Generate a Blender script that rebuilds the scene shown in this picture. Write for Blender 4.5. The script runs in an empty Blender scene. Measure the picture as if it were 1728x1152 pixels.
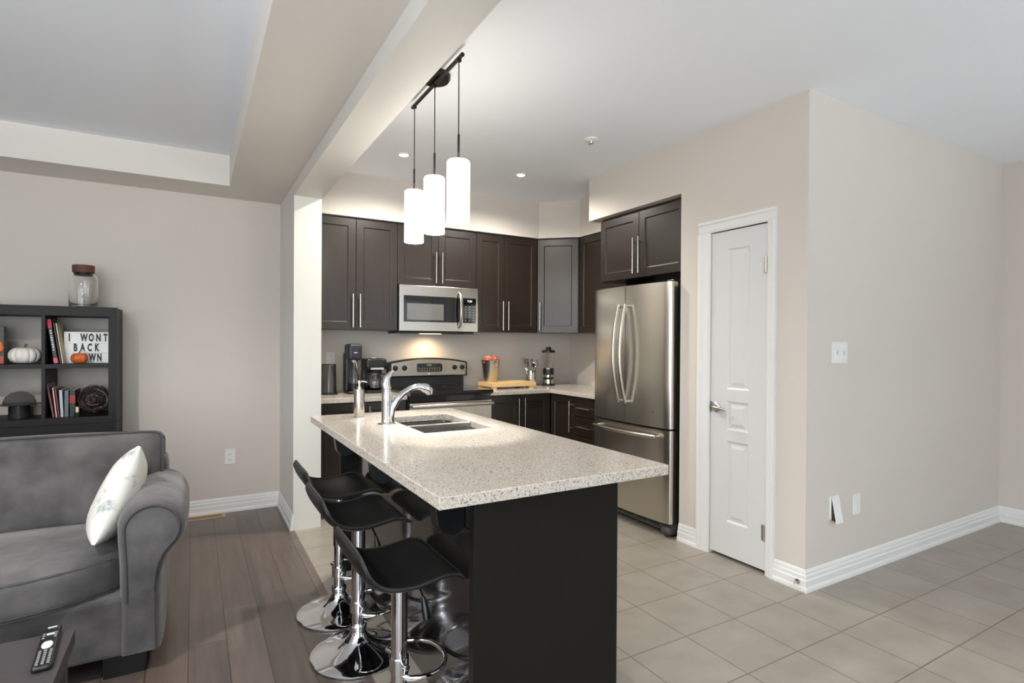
import bpy, math, random
from mathutils import Vector, Matrix
random.seed(7)
SC = bpy.context.scene
COL = SC.collection
PI = math.pi

# ---------------------------------------------------------------- camera
cam = bpy.data.cameras.new('camera')
camo = bpy.data.objects.new('camera', cam)
COL.objects.link(camo)
_f, _yaw, _pitch, _roll, _cy = 932.45, 0.523117, -0.006243, 0.005737, 584.15
_F = Vector((math.sin(_yaw)*math.cos(_pitch), math.cos(_yaw)*math.cos(_pitch), math.sin(_pitch)))
_R = Vector((math.cos(_yaw), -math.sin(_yaw), 0)); _U = _R.cross(_F)
_R2 = _R*math.cos(_roll) + _U*math.sin(_roll); _U2 = -_R*math.sin(_roll) + _U*math.cos(_roll)
camo.matrix_world = Matrix(((_R2.x, _U2.x, -_F.x, 0), (_R2.y, _U2.y, -_F.y, 0), (_R2.z, _U2.z, -_F.z, 1.33), (0, 0, 0, 1)))
cam.sensor_width = 36; cam.lens = _f*36/1728; cam.shift_y = (_cy-576)/1728; cam.clip_start = 0.02
SC.camera = camo

# ---------------------------------------------------------------- world, view, daylight
w = bpy.data.worlds.new('world'); SC.world = w; w.use_nodes = True
w.node_tree.nodes['Background'].inputs[0].default_value = (0.80, 0.90, 1.0, 1)
w.node_tree.nodes['Background'].inputs[1].default_value = 1.1
SC.view_settings.view_transform = 'Standard'; SC.view_settings.look = 'None'
SC.view_settings.exposure = -0.07; SC.view_settings.gamma = 1; SC.view_settings.use_curve_mapping = False
SC.cycles.max_bounces = 10; SC.cycles.diffuse_bounces = 6; SC.cycles.glossy_bounces = 5
SC.cycles.transmission_bounces = 8; SC.cycles.sample_clamp_indirect = 6
SC.cycles.caustics_reflective = False; SC.cycles.caustics_refractive = False

def area(name, loc, to, sx, sy, power, col):
    l = bpy.data.lights.new(name, 'AREA'); l.shape = 'RECTANGLE'; l.size = sx; l.size_y = sy
    l.energy = power; l.color = col
    o = bpy.data.objects.new(name, l); COL.objects.link(o); o.location = loc
    o.rotation_euler = (Vector(to)-Vector(loc)).to_track_quat('-Z', 'Y').to_euler()
    return o
def point(name, loc, power, col, r=0.03):
    l = bpy.data.lights.new(name, 'POINT'); l.energy = power; l.color = col; l.shadow_soft_size = r
    o = bpy.data.objects.new(name, l); COL.objects.link(o); o.location = loc; return o
def spot(name, loc, power, col, deg, blend=0.6, r=0.03, to=None):
    l = bpy.data.lights.new(name, 'SPOT'); l.energy = power; l.color = col; l.shadow_soft_size = r
    l.spot_size = math.radians(deg); l.spot_blend = blend
    o = bpy.data.objects.new(name, l); COL.objects.link(o); o.location = loc
    if to: o.rotation_euler = (Vector(to)-Vector(loc)).to_track_quat('-Z', 'Y').to_euler()
    return o
DAY = (0.88, 0.945, 1.0)
def window_light(name, loc, to, up, sx, sy, p, pu, col):
    area(name, loc, to, sx, sy, p, col)                     # daylight straight in
    o = area(name+'_added_ceiling_fill', loc, up, sx, sy, pu, col); o.data.spread = math.radians(110)   # added upward fill that brightens the ceiling, no real source
window_light('daylight_patio_window', (-1.35, -2.86, 1.25), (-1.35, 3, 1.15), (-1.35, -1.2, 4.0), 2.9, 2.0, 126, 230, DAY)
window_light('daylight_dining_window', (3.4, -2.86, 1.35), (3.4, 3, 1.3), (3.4, -1.2, 4.1), 2.6, 1.8, 14, 66, DAY)
window_light('daylight_side_window', (-3.66, -0.8, 1.45), (0, -0.8, 1.4), (-2.2, -0.8, 4.1), 2.2, 1.5, 56, 90, DAY)
WARM = (1.0, 0.86, 0.68)

# ---------------------------------------------------------------- materials
def S(r, g, b):
    f = lambda c: (c/255/12.92 if c/255 <= 0.04045 else ((c/255+0.055)/1.055)**2.4)
    return (f(r), f(g), f(b), 1)
MATS = {}
def M(name, col, rough=0.5, metal=0.0, spec=0.5, coat=0.0, noise=None, bump=None, stretch=None, emit=None, trans=0.0, ior=1.45, sheen=0.0, aniso=0.0, alpha=1.0):
    if name in MATS: return MATS[name]
    m = bpy.data.materials.new(name); m.use_nodes = True; nt = m.node_tree; N = nt.nodes; L = nt.links
    p = N['Principled BSDF']
    p.inputs['Base Color'].default_value = col; p.inputs['Roughness'].default_value = rough
    p.inputs['Metallic'].default_value = metal; p.inputs['Specular IOR Level'].default_value = spec
    p.inputs['Coat Weight'].default_value = coat; p.inputs['Coat Roughness'].default_value = 0.2 if name == 'espresso_wood' else 0.06
    p.inputs['Transmission Weight'].default_value = trans; p.inputs['IOR'].default_value = ior
    p.inputs['Sheen Weight'].default_value = sheen; p.inputs['Anisotropic'].default_value = aniso
    p.inputs['Alpha'].default_value = alpha
    if emit:
        p.inputs['Emission Color'].default_value = emit[0]; p.inputs['Emission Strength'].default_value = emit[1]
    tc = N.new('ShaderNodeTexCoord'); mp = N.new('ShaderNodeMapping')
    L.new(tc.outputs['Object'], mp.inputs['Vector'])
    if stretch: mp.inputs['Scale'].default_value = stretch
    sc_, am = noise if noise else (6.0, 0.04)
    n = N.new('ShaderNodeTexNoise'); n.inputs['Scale'].default_value = sc_; n.inputs['Detail'].default_value = 5
    L.new(mp.outputs[0], n.inputs['Vector'])
    r = N.new('ShaderNodeMapRange'); r.inputs['From Min'].default_value = 0.25; r.inputs['From Max'].default_value = 0.75
    r.inputs['To Min'].default_value = 1-am; r.inputs['To Max'].default_value = 1+am
    L.new(n.outputs['Fac'], r.inputs['Value'])
    mx = N.new('ShaderNodeVectorMath'); mx.operation = 'SCALE'; mx.inputs[0].default_value = col[:3]
    L.new(r.outputs[0], mx.inputs['Scale']); L.new(mx.outputs[0], p.inputs['Base Color'])
    if bump:
        n2 = N.new('ShaderNodeTexNoise'); n2.inputs['Scale'].default_value = bump[0]; n2.inputs['Detail'].default_value = 4
        L.new(mp.outputs[0], n2.inputs['Vector'])
        b = N.new('ShaderNodeBump'); b.inputs['Strength'].default_value = bump[1]; b.inputs['Distance'].default_value = bump[2]
        L.new(n2.outputs['Fac'], b.inputs['Height']); L.new(b.outputs[0], p.inputs['Normal'])
    MATS[name] = m; return m

wallp = M('wall_paint', S(211, 204, 196), 0.75, noise=(2, 0.01), bump=(220, 0.12, 0.001))
ceilp = M('ceiling_paint', S(242, 246, 252), 0.8, noise=(2, 0.01))
white = M('white_trim_paint', S(228, 228, 227), 0.38, noise=(3, 0.01))
doorw = M('white_door_paint', S(214, 214, 214), 0.45, noise=(3, 0.01))
espresso = M('espresso_wood', S(37, 29, 24), 0.32, coat=0.25, noise=(5, 0.12), stretch=(9, 9, 0.9), spec=0.55)
darkpan = M('island_panel', S(26, 25, 24), 0.12, coat=1.0, noise=(5, 0.08), stretch=(9, 9, 0.9), spec=0.6)
kick = M('toe_kick_black', S(16, 15, 15), 0.6)
steel = M('brushed_steel', S(190, 185, 176), 0.26, 1.0, noise=(30, 0.03), stretch=(0.6, 0.6, 14), bump=(60, 0.04, 0.0006))
steelv = M('brushed_steel_vertical', S(205, 200, 190), 0.27, 1.0, noise=(14, 0.04), stretch=(14, 14, 0.35))
nickel = M('satin_nickel', S(200, 197, 190), 0.25, 1.0)
chrome = M('chrome', S(225, 225, 228), 0.04, 1.0)
black = M('black_plastic', S(20, 20, 21), 0.3)
blackgl = M('black_glass', S(10, 10, 11), 0.06, coat=0.5)
greygl = M('grey_window_glass', S(92, 92, 90), 0.12, coat=0.4)
darkgrey = M('dark_grey_enamel', S(34, 34, 35), 0.4)
leather = M('black_leather', S(20, 20, 20), 0.42, bump=(260, 0.15, 0.001))
sofam = M('charcoal_microfibre', S(75, 73, 73), 0.9, sheen=0.25, noise=(5.5, 0.7), bump=(7, 0.6, 0.018))
sofap = M('charcoal_piping', S(66, 65, 67), 0.8)
tablem = M('dark_stained_table', S(62, 58, 60), 0.45, noise=(5, 0.1), stretch=(1, 12, 12))
shelfm = M('black_brown_shelf', S(29, 27, 27), 0.5, spec=0.3, noise=(6, 0.12), stretch=(1, 10, 10))
glass = M('clear_glass', (1, 1, 1, 1), 0.02, trans=1.0, noise=(3, 0.0))
smoke = M('smoked_glass', S(150, 152, 157), 0.03, trans=1.0, ior=1.08, noise=(3, 0.0))
cork = M('walnut_stopper', S(96, 60, 46), 0.6, noise=(20, 0.2))
bamboo = M('butcher_block', S(208, 174, 124), 0.45, noise=(30, 0.10), stretch=(2, 14, 14))
whitepl = M('white_plastic', S(232, 232, 230), 0.35)
blackink = M('black_lettering', S(22, 22, 24), 0.5)
whiteink = M('white_marking', S(215, 218, 220), 0.5)
pumpw = M('white_pumpkin_skin', S(226, 223, 216), 0.55, noise=(14, 0.06))
pumpo = M('copper_pumpkin_skin', S(190, 92, 40), 0.3, noise=(14, 0.15))
stemm = M('pumpkin_stem', S(120, 100, 66), 0.8)
applem = M('apple_skin', S(168, 70, 58), 0.35, noise=(6, 0.35))
peachm = M('peach_skin', S(226, 150, 90), 0.5, noise=(6, 0.2))
ventm = M('oak_register', S(190, 158, 126), 0.5)
ventd = M('register_dark', S(120, 92, 62), 0.7)
bronze = M('bronze_metal', S(46, 40, 37), 0.38, 0.7)

def tile_floor():
    m = bpy.data.materials.new('porcelain_tile'); m.use_nodes = True; N = m.node_tree.nodes; L = m.node_tree.links
    p = N['Principled BSDF']; g = N.new('ShaderNodeNewGeometry'); sp = N.new('ShaderNodeSeparateXYZ')
    L.new(g.outputs['Position'], sp.inputs[0])
    def mth(op, a, b=None, c=None):
        n = N.new('ShaderNodeMath'); n.operation = op
        for i, x in enumerate((a, b, c)):
            if x is None: continue
            if isinstance(x, (int, float)): n.inputs[i].default_value = x
            else: L.new(x, n.inputs[i])
        return n.outputs[0]
    ax = mth('DIVIDE', mth('SUBTRACT', sp.outputs[0], 1.6120-33.1337), 0.331337)
    ay = mth('DIVIDE', mth('SUBTRACT', sp.outputs[1], 2.42178-32.5202), 0.325202)
    def edge(a):
        f = mth('FRACT', a); return mth('MINIMUM', f, mth('SUBTRACT', 1.0, f))
    d = mth('MINIMUM', edge(ax), edge(ay))
    gr = mth('LESS_THAN', d, 0.0085)
    cb = N.new('ShaderNodeCombineXYZ'); L.new(mth('FLOOR', ax), cb.inputs[0]); L.new(mth('FLOOR', ay), cb.inputs[1])
    wn = N.new('ShaderNodeTexWhiteNoise'); L.new(cb.outputs[0], wn.inputs['Vector'])
    no = N.new('ShaderNodeTexNoise'); no.inputs['Scale'].default_value = 5; no.inputs['Detail'].default_value = 6
    L.new(g.outputs['Position'], no.inputs['Vector'])
    fac = mth('ADD', mth('MULTIPLY', wn.outputs['Value'], 0.10), mth('MULTIPLY', no.outputs['Fac'], 1.0))
    cr = N.new('ShaderNodeValToRGB'); cr.color_ramp.elements[0].color = S(143, 136, 125); cr.color_ramp.elements[1].color = S(161, 154, 143)
    cr.color_ramp.elements[0].position = 0.3; cr.color_ramp.elements[1].position = 0.8
    L.new(fac, cr.inputs[0])
    mx = N.new('ShaderNodeMix'); mx.data_type = 'RGBA'; L.new(gr, mx.inputs[0]); L.new(cr.outputs[0], mx.inputs[6])
    mx.inputs[7].default_value = S(112, 102, 86); L.new(mx.outputs[2], p.inputs['Base Color'])
    p.inputs['Roughness'].default_value = 0.38
    bp = N.new('ShaderNodeBump'); bp.inputs['Strength'].default_value = 0.4; bp.inputs['Distance'].default_value = 0.002; bp.invert = True
    L.new(gr, bp.inputs['Height']); L.new(bp.outputs[0], p.inputs['Normal'])
    return m
def wood_floor():
    m = bpy.data.materials.new('grey_brown_planks'); m.use_nodes = True; N = m.node_tree.nodes; L = m.node_tree.links
    p = N['Principled BSDF']; g = N.new('ShaderNodeNewGeometry'); sp = N.new('ShaderNodeSeparateXYZ')
    L.new(g.outputs['Position'], sp.inputs[0])
    def mth(op, a, b=None):
        n = N.new('ShaderNodeMath'); n.operation = op
        for i, x in enumerate((a, b)):
            if x is None: continue
            if isinstance(x, (int, float)): n.inputs[i].default_value = x
            else: L.new(x, n.inputs[i])
        return n.outputs[0]
    ax = mth('DIVIDE', mth('SUBTRACT', sp.outputs[0], -0.016-14.8), 0.148)
    row = mth('FLOOR', ax)
    wr = N.new('ShaderNodeTexWhiteNoise'); wr.noise_dimensions = '1D'; L.new(row, wr.inputs['W'])
    ay = mth('ADD', mth('DIVIDE', mth('ADD', sp.outputs[1], 20), 1.22), wr.outputs['Value'])
    def edge(a):
        f = mth('FRACT', a); return mth('MINIMUM', f, mth('SUBTRACT', 1.0, f))
    gr = mth('MAXIMUM', mth('LESS_THAN', edge(ax), 0.011), mth('LESS_THAN', edge(ay), 0.0012))
    cb = N.new('ShaderNodeCombineXYZ'); L.new(row, cb.inputs[0]); L.new(mth('FLOOR', ay), cb.inputs[1])
    wn = N.new('ShaderNodeTexWhiteNoise'); L.new(cb.outputs[0], wn.inputs['Vector'])
    mp = N.new('ShaderNodeMapping'); mp.inputs['Scale'].default_value = (22, 1.6, 1); L.new(g.outputs['Position'], mp.inputs[0])
    ad = N.new('ShaderNodeVectorMath'); ad.operation = 'ADD'; L.new(mp.outputs[0], ad.inputs[0]); L.new(wn.outputs['Color'], ad.inputs[1])
    no = N.new('ShaderNodeTexNoise'); no.inputs['Scale'].default_value = 1.6; no.inputs['Detail'].default_value = 7; L.new(ad.outputs[0], no.inputs['Vector'])
    fac = mth('ADD', mth('MULTIPLY', wn.outputs['Value'], 0.45), mth('MULTIPLY', no.outputs['Fac'], 0.7))
    cr = N.new('ShaderNodeValToRGB'); cr.color_ramp.elements[0].color = S(72, 62, 57); cr.color_ramp.elements[1].color = S(112, 99, 92)
    cr.color_ramp.elements[0].position = 0.2; cr.color_ramp.elements[1].position = 0.9
    L.new(fac, cr.inputs[0])
    mx = N.new('ShaderNodeMix'); mx.data_type = 'RGBA'; L.new(gr, mx.inputs[0]); L.new(cr.outputs[0], mx.inputs[6])
    mx.inputs[7].default_value = S(45, 38, 35); L.new(mx.outputs[2], p.inputs['Base Color'])
    p.inputs['Roughness'].default_value = 0.3
    bp = N.new('ShaderNodeBump'); bp.inputs['Strength'].default_value = 0.25; bp.inputs['Distance'].default_value = 0.002
    L.new(no.outputs['Fac'], bp.inputs['Height']); L.new(bp.outputs[0], p.inputs['Normal'])
    return m
def quartz_mat():
    m = bpy.data.materials.new('speckled_quartz'); m.use_nodes = True; N = m.node_tree.nodes; L = m.node_tree.links
    p = N['Principled BSDF']; g = N.new('ShaderNodeNewGeometry')
    base = N.new('ShaderNodeTexNoise'); base.inputs['Scale'].default_value = 150; base.inputs['Detail'].default_value = 3; L.new(g.outputs['Position'], base.inputs['Vector'])
    cr = N.new('ShaderNodeValToRGB'); cr.color_ramp.elements[0].color = S(172, 164, 153); cr.color_ramp.elements[1].color = S(200, 193, 183)
    cr.color_ramp.elements[0].position = 0.36; cr.color_ramp.elements[1].position = 0.6
    L.new(base.outputs['Fac'], cr.inputs[0])
    v = N.new('ShaderNodeTexNoise'); v.inputs['Scale'].default_value = 155; v.inputs['Detail'].default_value = 2; v.inputs['Roughness'].default_value = 0.4; L.new(g.outputs['Position'], v.inputs['Vector'])
    r2 = N.new('ShaderNodeValToRGB'); r2.color_ramp.elements[0].position = 0.615; r2.color_ramp.elements[1].position = 0.665
    r2.color_ramp.elements[0].color = (0, 0, 0, 1); r2.color_ramp.elements[1].color = (0.85, 0.85, 0.85, 1)
    L.new(v.outputs['Fac'], r2.inputs[0])
    mx = N.new('ShaderNodeMix'); mx.data_type = 'RGBA'; L.new(r2.outputs[0], mx.inputs[0]); L.new(cr.outputs[0], mx.inputs[6])
    mx.inputs[7].default_value = S(84, 75, 68); L.new(mx.outputs[2], p.inputs['Base Color'])
    p.inputs['Roughness'].default_value = 0.13
    return m
tilem, woodm, quartz = tile_floor(), wood_floor(), quartz_mat()
pillowm = M('printed_cotton', S(222, 221, 212), 0.85, noise=(3, 0.03), bump=(14, 0.3, 0.006))
def add_print(m):                                           # grey sketched blossoms printed on the cloth
    N = m.node_tree.nodes; L = m.node_tree.links; p = N['Principled BSDF']
    tc = N.new('ShaderNodeTexCoord'); n = N.new('ShaderNodeTexNoise'); n.inputs['Scale'].default_value = 9; n.inputs['Detail'].default_value = 8
    n.inputs['Roughness'].default_value = 0.75
    L.new(tc.outputs['Object'], n.inputs['Vector'])
    r = N.new('ShaderNodeValToRGB'); r.color_ramp.elements[0].position = 0.54; r.color_ramp.elements[1].position = 0.64
    r.color_ramp.elements[0].color = S(206, 205, 198); r.color_ramp.elements[1].color = S(140, 146, 150)
    L.new(n.outputs['Fac'], r.inputs[0]); L.new(r.outputs[0], p.inputs['Base Color'])
add_print(pillowm)

# ---------------------------------------------------------------- mesh helpers
ORG = {}
class MB:
    def __init__(s): s.v = []; s.f = []; s.sm = []; s.mi = []
    def add(s, verts, faces, smooth=False, mi=0):
        o = len(s.v); s.v += [tuple(x) for x in verts]
        for f in faces: s.f.append(tuple(i+o for i in f)); s.sm.append(smooth); s.mi.append(mi)
        return s
    def box(s, x0, x1, y0, y1, z0, z1, mi=0):
        return s.add([(x0,y0,z0),(x1,y0,z0),(x1,y1,z0),(x0,y1,z0),(x0,y0,z1),(x1,y0,z1),(x1,y1,z1),(x0,y1,z1)],
            [(0,3,2,1),(4,5,6,7),(0,1,5,4),(1,2,6,5),(2,3,7,6),(3,0,4,7)], mi=mi)
    def tube(s, pts, r, n=12, caps=True, mi=0, sy=1.0, closed=False):
        pts = [Vector(p) for p in pts]; k = len(pts); rs = r if isinstance(r, (list, tuple)) else [r]*k
        vs = []; up = None
        for i, p in enumerate(pts):
            if closed: t = pts[(i+1) % k]-pts[i-1]
            else: t = (pts[min(i+1, k-1)]-pts[max(i-1, 0)])
            t.normalize()
            if up is None: up = Vector((0,0,1)) if abs(t.z) < 0.9 else Vector((1,0,0))
            a = t.cross(up).normalized(); b = a.cross(t).normalized(); up = b
            for j in range(n):
                q = 2*PI*j/n; vs.append(p + a*math.cos(q)*rs[i] + b*math.sin(q)*rs[i]*sy)
        fs = []
        for i in range(k if closed else k-1):
            for j in range(n):
                i2 = (i+1) % k
                fs.append((i*n+j, i2*n+j, i2*n+(j+1) % n, i*n+(j+1) % n))
        s.add(vs, fs, True, mi)
        if caps and not closed:
            s.add(vs[:n], [tuple(range(n))], False, mi); s.add(vs[-n:], [tuple(range(n-1, -1, -1))], False, mi)
        return s
    def cyl(s, p0, p1, r, r1=None, n=24, mi=0): return s.tube([p0, p1], [r, r if r1 is None else r1], n, mi=mi)
    def lathe(s, prof, c=(0,0,0), n=32, smooth=True, mi=0, axis=None, caps=True):
        vs = []
        for r, z in prof:
            for j in range(n):
                a = 2*PI*j/n; vs.append((r*math.cos(a), r*math.sin(a), z))
        fs = []
        for i in range(len(prof)-1):
            for j in range(n): fs.append((i*n+j, i*n+(j+1) % n, (i+1)*n+(j+1) % n, (i+1)*n+j))
        if axis is not None:
            q = Vector((0,0,1)).rotation_difference(Vector(axis)); vs = [q @ Vector(v) for v in vs]
        vs = [(v[0]+c[0], v[1]+c[1], v[2]+c[2]) for v in vs]
        s.add(vs, fs, smooth, mi)
        if not caps: return s
        if prof[0][0] > 1e-4: s.add(vs[:n], [tuple(range(n-1, -1, -1))], False, mi)
        if prof[-1][0] > 1e-4: s.add(vs[-n:], [tuple(range(n))], False, mi)
        return s
    def prism(s, poly, fn, a, b, mi=0, smooth=False):
        n = len(poly); vs = [fn(u, v, a) for u, v in poly]+[fn(u, v, b) for u, v in poly]
        s.add(vs, [(i, (i+1) % n, n+(i+1) % n, n+i) for i in range(n)], smooth, mi)
        s.add(vs, [tuple(range(n-1, -1, -1)), tuple(range(n, 2*n))], False, mi)
        return s
    def cushion(s, c, h, rad, puff=(0,0,0), n=10, R=None, fn=None, mi=0):
        """rounded box with centre c, half sizes h, corner radius rad, bulging by puff on each axis"""
        idx = {}; vs = []; fs = []
        def vert(p):
            k = tuple(round(x, 5) for x in p)
            if k in idx: return idx[k]
            q = Vector([p[i]*h[i] for i in range(3)]); inn = Vector([max(-h[i]+rad, min(h[i]-rad, q[i])) for i in range(3)])
            d = q-inn
            if d.length > 1e-9: q = inn+d.normalized()*rad
            u = p
            q.x += puff[0]*p[0]*(1-u[1]**2)*(1-u[2]**2); q.y += puff[1]*p[1]*(1-u[0]**2)*(1-u[2]**2); q.z += puff[2]*p[2]*(1-u[0]**2)*(1-u[1]**2)
            if fn: q = Vector(fn(q, p))
            if R is not None: q = R @ q
            idx[k] = len(vs); vs.append(q+Vector(c)); return idx[k]
        # denser samples towards the edges
        g = [math.sin(PI/2*(-1+2*i/n)) for i in range(n+1)]
        for ax in range(3):
            for sg in (-1, 1):
                for i in range(n):
                    for j in range(n):
                        quad = []
                        for (a, b) in ((i, j), (i+1, j), (i+1, j+1), (i, j+1)):
                            p = [0, 0, 0]; p[ax] = sg; p[(ax+1) % 3] = g[a]; p[(ax+2) % 3] = g[b]; quad.append(vert(p))
                        fs.append(tuple(quad) if sg > 0 else tuple(quad[::-1]))
        return s.add(vs, fs, True, mi)
    def build(s, name, mats, parent=None, bevel=0, seg=2, sub=0, origin=None):
        me = bpy.data.meshes.new(name)
        o = bpy.data.objects.new(name, me); COL.objects.link(o)
        if parent is not None: og = ORG[parent.name]; o.parent = parent
        else:
            og = Vector(origin) if origin else Vector((0, 0, 0)); o.location = og
        ORG[o.name] = Vector(og)
        me.from_pydata([(v[0]-og.x, v[1]-og.y, v[2]-og.z) for v in s.v], [], s.f)
        for m in (mats if isinstance(mats, (list, tuple)) else [mats]): me.materials.append(m)
        for p, a, b in zip(me.polygons, s.sm, s.mi): p.use_smooth = a; p.material_index = b
        me.update()
        import bmesh
        bm = bmesh.new(); bm.from_mesh(me); bmesh.ops.remove_doubles(bm, verts=bm.verts, dist=1e-5)
        bmesh.ops.recalc_face_normals(bm, faces=bm.faces)
        for e in bm.edges:
            if len(e.link_faces) == 2 and e.calc_face_angle(0) > 0.75: e.smooth = False
        bm.to_mesh(me); bm.free()
        if bevel:
            b = o.modifiers.new('bevel', 'BEVEL'); b.width = bevel; b.segments = seg; b.limit_method = 'ANGLE'; b.angle_limit = math.radians(50)
        if sub:
            b = o.modifiers.new('sub', 'SUBSURF'); b.levels = sub; b.render_levels = sub
        return o
def tag(o, label=None, cat=None, group=None, kind=None):
    if label: o['label'] = label
    if cat: o['category'] = cat
    if group: o['group'] = group
    if kind: o['kind'] = kind
    return o
def thing(name, loc, label, cat, group=None, rot=None, local=False):
    o = bpy.data.objects.new(name, None); COL.objects.link(o); o.location = loc; o.empty_display_size = 0.05
    if rot: o.rotation_euler = rot
    ORG[o.name] = Vector((0,0,0)) if (local or rot) else Vector(loc)
    return tag(o, label, cat, group)
def struct(name, mb, mat, parent=None, **k):
    o = mb.build(name, mat, parent, **k)
    if parent is None: o['kind'] = 'structure'
    return o
def copy_tree(o, parent=None, name=None):
    c = o.copy(); COL.objects.link(c); c.parent = parent
    for ch in list(o.children): copy_tree(ch, c)
    return c
def slab(mb, O, U, V, N, w_, h_, t, rects=(), rings=(), mi=0):
    """slab w_ x h_ x t; its front face (towards N) carries rectangles sunk or raised by rings of (inset, depth)"""
    O, U, V, N = Vector(O), Vector(U), Vector(V), Vector(N)
    P = lambda u, v, d=0: O+U*u+V*v+N*d
    us = sorted({0, w_} | {r[0] for r in rects} | {r[1] for r in rects}); vs_ = sorted({0, h_} | {r[2] for r in rects} | {r[3] for r in rects})
    for i in range(len(us)-1):
        for j in range(len(vs_)-1):
            a, b, c, d = us[i], us[i+1], vs_[j], vs_[j+1]
            if any(r[0] <= a+1e-6 and b <= r[1]+1e-6 and r[2] <= c+1e-6 and d <= r[3]+1e-6 for r in rects): continue
            mb.add([P(a, c), P(b, c), P(b, d), P(a, d)], [(0, 1, 2, 3)], mi=mi)
    for r in rects:
        prev = (0, 0)
        for ins, dep in rings:
            a = [P(r[0]+prev[0], r[2]+prev[0], prev[1]), P(r[1]-prev[0], r[2]+prev[0], prev[1]), P(r[1]-prev[0], r[3]-prev[0], prev[1]), P(r[0]+prev[0], r[3]-prev[0], prev[1])]
            b = [P(r[0]+ins, r[2]+ins, dep), P(r[1]-ins, r[2]+ins, dep), P(r[1]-ins, r[3]-ins, dep), P(r[0]+ins, r[3]-ins, dep)]
            mb.add(a+b, [(k, (k+1) % 4, 4+(k+1) % 4, 4+k) for k in range(4)], mi=mi); prev = (ins, dep)
        i, d = prev
        mb.add([P(r[0]+i, r[2]+i, d), P(r[1]-i, r[2]+i, d), P(r[1]-i, r[3]-i, d), P(r[0]+i, r[3]-i, d)], [(0, 1, 2, 3)], mi=mi)
    # sides and back, cut at the same places so that the edges weld
    lo = [(u, 0) for u in us]+[(w_, v) for v in vs_[1:]]+[(u, h_) for u in us[::-1][1:]]+[(0, v) for v in vs_[::-1][1:-1]]
    n = len(lo)
    vv = [P(u, v) for u, v in lo]+[P(u, v, -t) for u, v in lo]
    mb.add(vv, [(k, (k+1) % n, n+(k+1) % n, n+k) for k in range(n)], mi=mi)
    mb.add([P(u, v, -t) for u, v in lo], [tuple(range(n))], mi=mi)
    return mb
SHAKER = ((0.003, 0.0), (0.008, -0.008))
def sweep(mb, path, prof, closed=False):
    """sweep profile (out, z) along a plan path; 'out' is to the right of travel"""
    P = [Vector((x, y)) for x, y in path]; rings = []
    for i, p in enumerate(P):
        d0 = (P[i]-P[i-1]).normalized() if i else None; d1 = (P[i+1]-P[i]).normalized() if i < len(P)-1 else None
        n0 = Vector((d0.y, -d0.x)) if d0 else None; n1 = Vector((d1.y, -d1.x)) if d1 else None
        if n0 is None: m = n1
        elif n1 is None: m = n0
        else: m = (n0+n1); m = m/(m.dot(n0))
        rings.append([(p.x+m.x*o, p.y+m.y*o, z) for o, z in prof])
    k = len(prof); vs = [v for r in rings for v in r]; fs = []
    for i in range(len(P)-1):
        for j in range(k-1): fs.append((i*k+j, (i+1)*k+j, (i+1)*k+j+1, i*k+j+1))
    fs.append(tuple(range(k))); fs.append(tuple(range((len(P)-1)*k, len(P)*k)))
    return mb.add(vs, fs)
def letters(txt, size, O, U, V, mat, parent, name='lettering', depth=0.0015, spacing=1.0, bold=0.0):
    """raised lettering lying in the plane O + U*x + V*y"""
    c = bpy.data.curves.new('t', 'FONT'); c.body = txt; c.size = size; c.extrude = depth/2; c.align_x = 'CENTER'; c.align_y = 'CENTER'
    c.space_character = spacing; c.offset = bold; c.resolution_u = 3
    t = bpy.data.objects.new('t', c); COL.objects.link(t)
    dg = bpy.context.evaluated_depsgraph_get(); dg.update()
    me0 = bpy.data.meshes.new_from_object(t.evaluated_get(dg))
    O, U, V = Vector(O), Vector(U), Vector(V); N_ = U.cross(V)
    mb = MB(); mb.add([O+U*v.co.x+V*v.co.y+N_*v.co.z for v in me0.vertices], [tuple(p.vertices) for p in me0.polygons])
    bpy.data.objects.remove(t); bpy.data.curves.remove(c); bpy.data.meshes.remove(me0)
    return mb.build(name, mat, parent)

X, Y, Z = Vector((1,0,0)), Vector((0,1,0)), Vector((0,0,1))

# ================================================================ THE SETTING
XL, XR, YF = -3.4, 5.30, -2.6          # left wall, right wall, front wall (behind the camera)
YB, YK = 4.83, 4.88                    # back wall of the living room, of the kitchen
XC0, XC1, YC = 0.61, 0.797, 4.125      # stub wall / beam
XD, YD = 2.858, 1.78                   # pantry wall, its corner
ZK, ZL, ZT, ZB = 2.70, 2.44, 2.655, 2.355
struct('floor', MB().box(XL, 0.615, YF, YB, -0.03, 0), woodm)
struct('floor', MB().box(0.615, XR, YF, YK, -0.03, 0), tilem)
mb = MB()
mb.box(0.222, XC0+0.02, YF, YB, ZL, ZT+0.1).box(XL, 0.222, 4.44, YB, ZL, ZT+0.1).box(XL, 0.222, YF, -1.3, ZL, ZT+0.1).box(XL, -2.5, -1.3, 4.44, ZL, ZT+0.1)
struct('ceiling', mb, M('ceiling_border_paint', S(222, 217, 210), 0.8, noise=(2, 0.01)))
struct('ceiling', MB().box(-2.5, 0.222, -1.3, 4.44, ZT, ZT+0.1), ceilp)
struct('ceiling', MB().box(XC0, XR+0.1, YF, YK, ZK, ZK+0.1), ceilp)
mb = MB().box(XC0, XC1, YC, YK+0.1, 0, ZK).box(XC0, XC1, YF, YC, ZB, ZK)
struct('wall_middle', mb, M('beam_paint', S(218, 216, 210), 0.5, noise=(2, 0.01)))
struct('wall_back', MB().box(XL-0.12, XC0, YB, YB+0.12, -0.03, ZT+0.1), wallp)
struct('wall_back', MB().box(XC1, 3.65, YK, YK+0.12, -0.03, ZK+0.1), wallp)
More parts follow.
